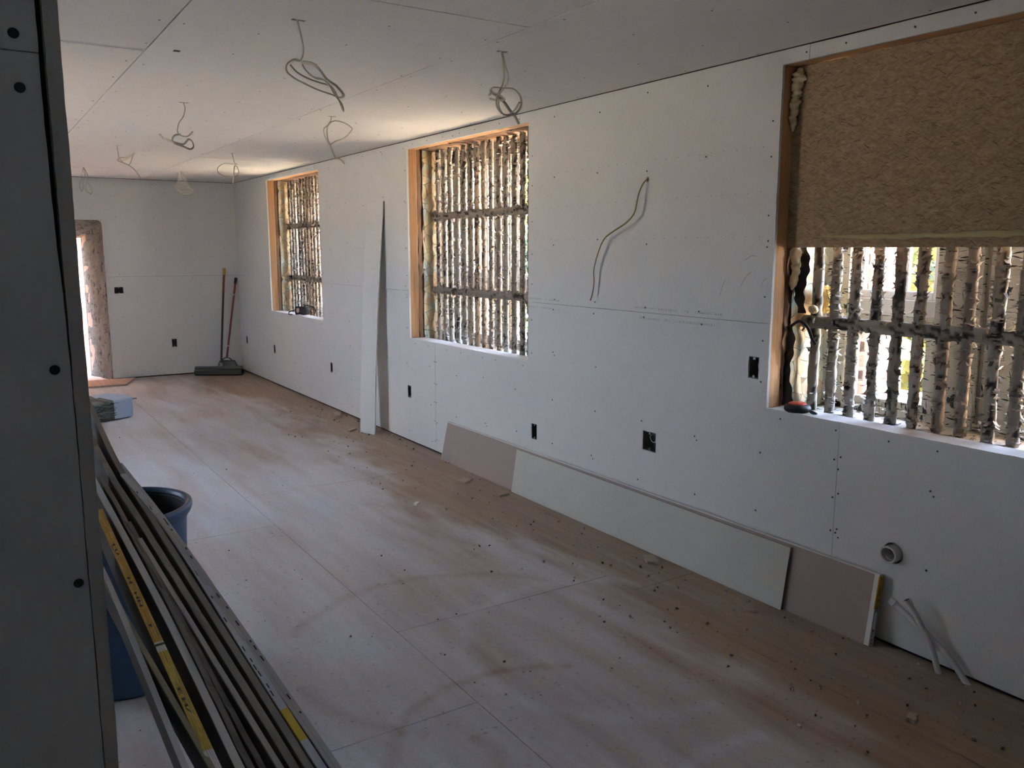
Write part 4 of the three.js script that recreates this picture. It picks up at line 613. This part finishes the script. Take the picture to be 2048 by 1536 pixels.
// ---------------------------------------------------------------- sacks and threshold board by the far door
{
  const bagT = (dark) => canvasTex(256, 256, (g, w, h) => { g.fillStyle = '#a2b4cb'; g.fillRect(0, 0, w, h); g.fillStyle = dark; g.fillRect(0, 0, w * 0.58, h); const r = rng(44); for (let i = 0; i < 160; i++) { g.fillStyle = r() < 0.5 ? 'rgba(24,28,26,0.7)' : 'rgba(120,126,118,0.6)'; g.fillRect(r() * w * 0.55, r() * h, 6 + r() * 36, 3 + r() * 8); } });
  const sack = (label, x, y, z, w, h, d, turn, seed) => {
    const t = thing('compound_sack', label, 'sack', [x, y, z], turn), g = new RoundedBoxGeometry(w, h, d, 5, 0.03), p = g.attributes.position; for (let i = 0; i < p.count; i++) { const X = p.getX(i), Y = p.getY(i), Z = p.getZ(i), k = 0.02 * (fbm(X * 9 + 5, Y * 9 + Z * 7 + 5, seed, 3) - 0.5); p.setXYZ(i, X + k + 0.10 * X * (Y > 0 ? 0.3 : 0), Y + k + h / 2 + 0.04 * (X / w) * (Y > 0 ? 1 : 0), Z + k); } g.computeVertexNormals();
    const U = g.attributes.uv; for (let i = 0; i < p.count; i++) U.setXY(i, clamp(p.getX(i) / w + 0.5, 0.01, 0.99), clamp(p.getY(i) / h, 0.01, 0.99)); const lo = p; for (let i = 0; i < lo.count; i++) lo.setY(i, Math.max(0, lo.getY(i)));
    part('paper', g, std({ map: bagT('#4b524c'), roughness: 0.85 }), t); const f = new RoundedBoxGeometry(0.10, 0.012, d * 0.9, 2, 0.004); f.translate(w * 0.5, h * 0.94, 0); part('folded_end', f, std({ color: L(0.40, 0.44, 0.48) }), t);
  };
  sack('blue grey paper sack with dark printed panel, in front on the floor', 0.98, 0.001, -8.52, 0.46, 0.185, 0.26, 0.42, 51);
  sack('second paper sack half hidden behind the front one', 0.93, 0.001, -9.05, 0.44, 0.13, 0.24, 0.15, 52);
  const b = thing('threshold_board', 'flat brown board lying on the floor at the far doorway', 'board', [0, 0, 0]); const g = ext(poly(jag([[0.35, 10.64], [1.49, 10.55], [1.66, 11.04], [0.45, 11.11]], 0.004, 12, 0.1)), 0.018, 0.001); const m = part('panel', g, std({ map: rep(woodT, 1, 1), color: L(0.50, 0.37, 0.30) }), b); m.rotation.x = -Math.PI / 2; m.position.y = 0.002;
}
// ---------------------------------------------------------------- rubble on the floor
{
  const rn = rng(66), crumb = new THREE.DodecahedronGeometry(1, 0), N = 1500, im = new THREE.InstancedMesh(crumb, std({ color: L(1, 1, 1) }), N), m4 = new THREE.Matrix4(), q = new THREE.Quaternion(), e = new THREE.Euler();
  im.name = numbered('plaster_crumbs'); im.userData = { kind: 'stuff', label: 'loose plaster crumbs and grit scattered over the whole floor', category: 'debris' };
  for (let i = 0; i < N; i++) {
    const near = rn() < 0.62, z = -1.2 - rn() * (near ? 7 : 6.5), x = near ? W - 0.03 - Math.pow(rn(), 1.7) * 0.8 : 0.3 + rn() * 2.3, s = (0.0010 + (near ? 0.0060 : 0.0036) * Math.pow(rn(), near ? 5 : 6)), k = rn();
    e.set(rn() * 6, rn() * 6, rn() * 6); q.setFromEuler(e); m4.compose(new THREE.Vector3(x, s * 0.4, z), q, new THREE.Vector3(s * (1 + rn()), s * 0.7, s * (1 + 0.6 * rn()))); im.setMatrixAt(i, m4);
    im.setColorAt(i, k < 0.35 ? L(0.06, 0.045, 0.035) : k < 0.7 ? L(0.26, 0.20, 0.15) : L(0.55, 0.52, 0.48));
  }
  sh(im); scene.add(im);
  const scrap = (label, x, z, lx, ly, lz, turn, seed, mat) => { const t = thing('plaster_scrap', label, 'debris', [x, 0.001, z], turn); const g = ext(poly(jag([[-lx / 2, -lz / 2], [lx / 2, -lz * 0.4], [lx * 0.42, lz / 2], [-lx * 0.4, lz * 0.42]], lz * 0.18, seed, lx * 0.16)), ly, 0.001); g.rotateX(-Math.PI / 2); g.translate(0, 0.001, 0); part('piece', g, mat, t); };
  scrap('curled plaster scrap on the bare floor left of the brown board', 2.768, -4.86, 0.10, 0.006, 0.075, 0.4, 1, std({ color: L(0.42, 0.35, 0.29) }));
  scrap('drywall scrap under the left corner of the pale board', 2.80, -4.43, 0.085, 0.012, 0.045, 0.2, 2, std({ color: L(0.40, 0.30, 0.22) }));
  scrap('flat scrap poking out under the middle of the pale board', 2.82, -3.045, 0.11, 0.011, 0.06, 1.0, 3, std({ color: L(0.40, 0.33, 0.26) }));
  scrap('long scrap lying before the right end of the pale board', 2.79, -2.40, 0.15, 0.008, 0.035, 1.35, 4, std({ color: L(0.36, 0.30, 0.24) }));
  scrap('small white plaster lump alone on the dusty floor', 2.242, -4.549, 0.055, 0.012, 0.025, 0.7, 5, M.gypsum);
  scrap('pale plaster crumb nearest the camera on the right', 2.56, -1.465, 0.05, 0.012, 0.03, 0.3, 6, std({ color: L(0.44, 0.37, 0.30) }));
  scrap('sliver of drywall at the foot of the upright offcut', 2.74, -6.80, 0.10, 0.012, 0.03, 0.5, 7, std({ color: L(0.55, 0.47, 0.37) }));
  scrap('heap of torn drywall paper on the floor beyond the upright offcut', 2.90, -7.55, 0.16, 0.014, 0.07, 1.2, 8, std({ color: L(0.42, 0.34, 0.26) }));
}

// ---------------------------------------------------------------- outside
{
  const g = struct('ground'); part('soil', box(-60, 60, -0.5, -0.32, -70, 40), M.soil, g);
  const far = thing('neighbour_building', 'pink rendered building wall seen through the far doorway', 'building', [0, -0.32, -13.6]);
  part('wall', box(-4, 2.4, 0, 5, -0.4, 0), M.render, far); part('plinth', box(-4.02, 2.42, 0, 0.9, 0, 0.05), std({ color: L(0.40, 0.30, 0.25) }), far); part('roof', box(-4.3, 2.6, 5, 5.3, -4, 0.3), M.oldWood, far);
  const tree = (label, x, z, h, r, mat, seed) => {
    const t = thing('tree', label, 'tree', [x, -0.33, z], 0, 'trees outside'), rn = rng(seed); part('trunk', new THREE.CylinderGeometry(0.10, 0.17, h * 0.55, 9).translate(0, h * 0.275, 0), M.bark, t);
    const lg = new THREE.PlaneGeometry(0.16, 0.12), N = 2600, im = new THREE.InstancedMesh(lg, mat, N), m4 = new THREE.Matrix4(), q = new THREE.Quaternion(), e = new THREE.Euler(); im.name = 'foliage'; im.userData.kind = 'stuff';
    for (let i = 0; i < N; i++) { const a = rn() * 6.2832, b = Math.acos(2 * rn() - 1), k = Math.pow(rn(), 0.4) * (0.6 + 0.6 * fbm(a * 1.6, b * 2.2, seed, 3)); e.set(rn() * 6, rn() * 6, rn() * 6); q.setFromEuler(e); const s = 0.7 + 0.9 * rn(); m4.compose(new THREE.Vector3(r * k * Math.sin(b) * Math.cos(a), h * 0.55 + h * 0.42 * k * Math.cos(b), r * k * Math.sin(b) * Math.sin(a)), q, new THREE.Vector3(s, s, s)); im.setMatrixAt(i, m4); const c = 0.7 + 0.7 * rn(); im.setColorAt(i, L(c * (0.9 + 0.4 * rn()), c, c * 0.9)); }
    sh(im); t.add(im);
  };
  tree('yellow green tree outside the nearest window', 13.0, -8.2, 5.4, 2.4, M.leaf, 1); tree('darker tree outside, right half of the nearest window', 12.5, -5.0, 4.6, 2.2, M.leaf2, 2);
  tree('pale tree outside the middle window', 14.0, -18.5, 6.0, 2.8, M.leaf, 3); tree('distant tree outside the farthest window', 10.5, -27.0, 6.0, 2.6, M.leaf2, 4);
}
// (shrubs stand where the lower panes of the nearest window look)
for (const [label, x, z, rx, ry, mat, seed] of [['low yellow green shrub outside, leftmost in the nearest window', 10.6, -8.0, 1.5, 1.25, M.leaf, 31], ['round green shrub outside the centre of the nearest window', 10.0, -6.2, 1.5, 1.2, M.leaf, 32], ['pale shrub outside, rightmost in the nearest window', 9.6, -4.3, 1.4, 1.2, M.leaf2, 33], ['shrub outside the middle window at ground level', 10.5, -14.2, 1.6, 1.2, M.leaf2, 34]]) {
  const t = thing('shrub', label, 'shrub', [x, -0.33, z], 0, 'shrubs outside'), rn = rng(seed), N = 2400, im = new THREE.InstancedMesh(new THREE.PlaneGeometry(0.13, 0.09), mat, N), m4 = new THREE.Matrix4(), q = new THREE.Quaternion(), e = new THREE.Euler(); im.name = 'foliage'; im.userData.kind = 'stuff';
  for (let i = 0; i < N; i++) { const a = rn() * 6.2832, b = Math.acos(2 * rn() - 1), k = Math.pow(rn(), 0.35) * (0.75 + 0.5 * fbm(a * 2, b * 2.5, seed, 3)); e.set(rn() * 6, rn() * 6, rn() * 6); q.setFromEuler(e); const s = 0.7 + 0.8 * rn(); m4.compose(new THREE.Vector3(rx * k * Math.sin(b) * Math.cos(a), Math.max(0.05, ry + ry * k * Math.cos(b)), rx * k * Math.sin(b) * Math.sin(a)), q, new THREE.Vector3(s, s, s)); im.setMatrixAt(i, m4); const c = 0.7 + 0.8 * rn(); im.setColorAt(i, L(c * (0.9 + 0.4 * rn()), c, c * 0.9)); }
  t.add(im); part('stem', new THREE.CylinderGeometry(0.05, 0.09, ry, 7).translate(0, ry / 2, 0), M.bark, t);
}
scene.traverse(o => { if (o.isMesh) { o.castShadow = true; o.receiveShadow = true; } });
renderer.render(scene, camera);
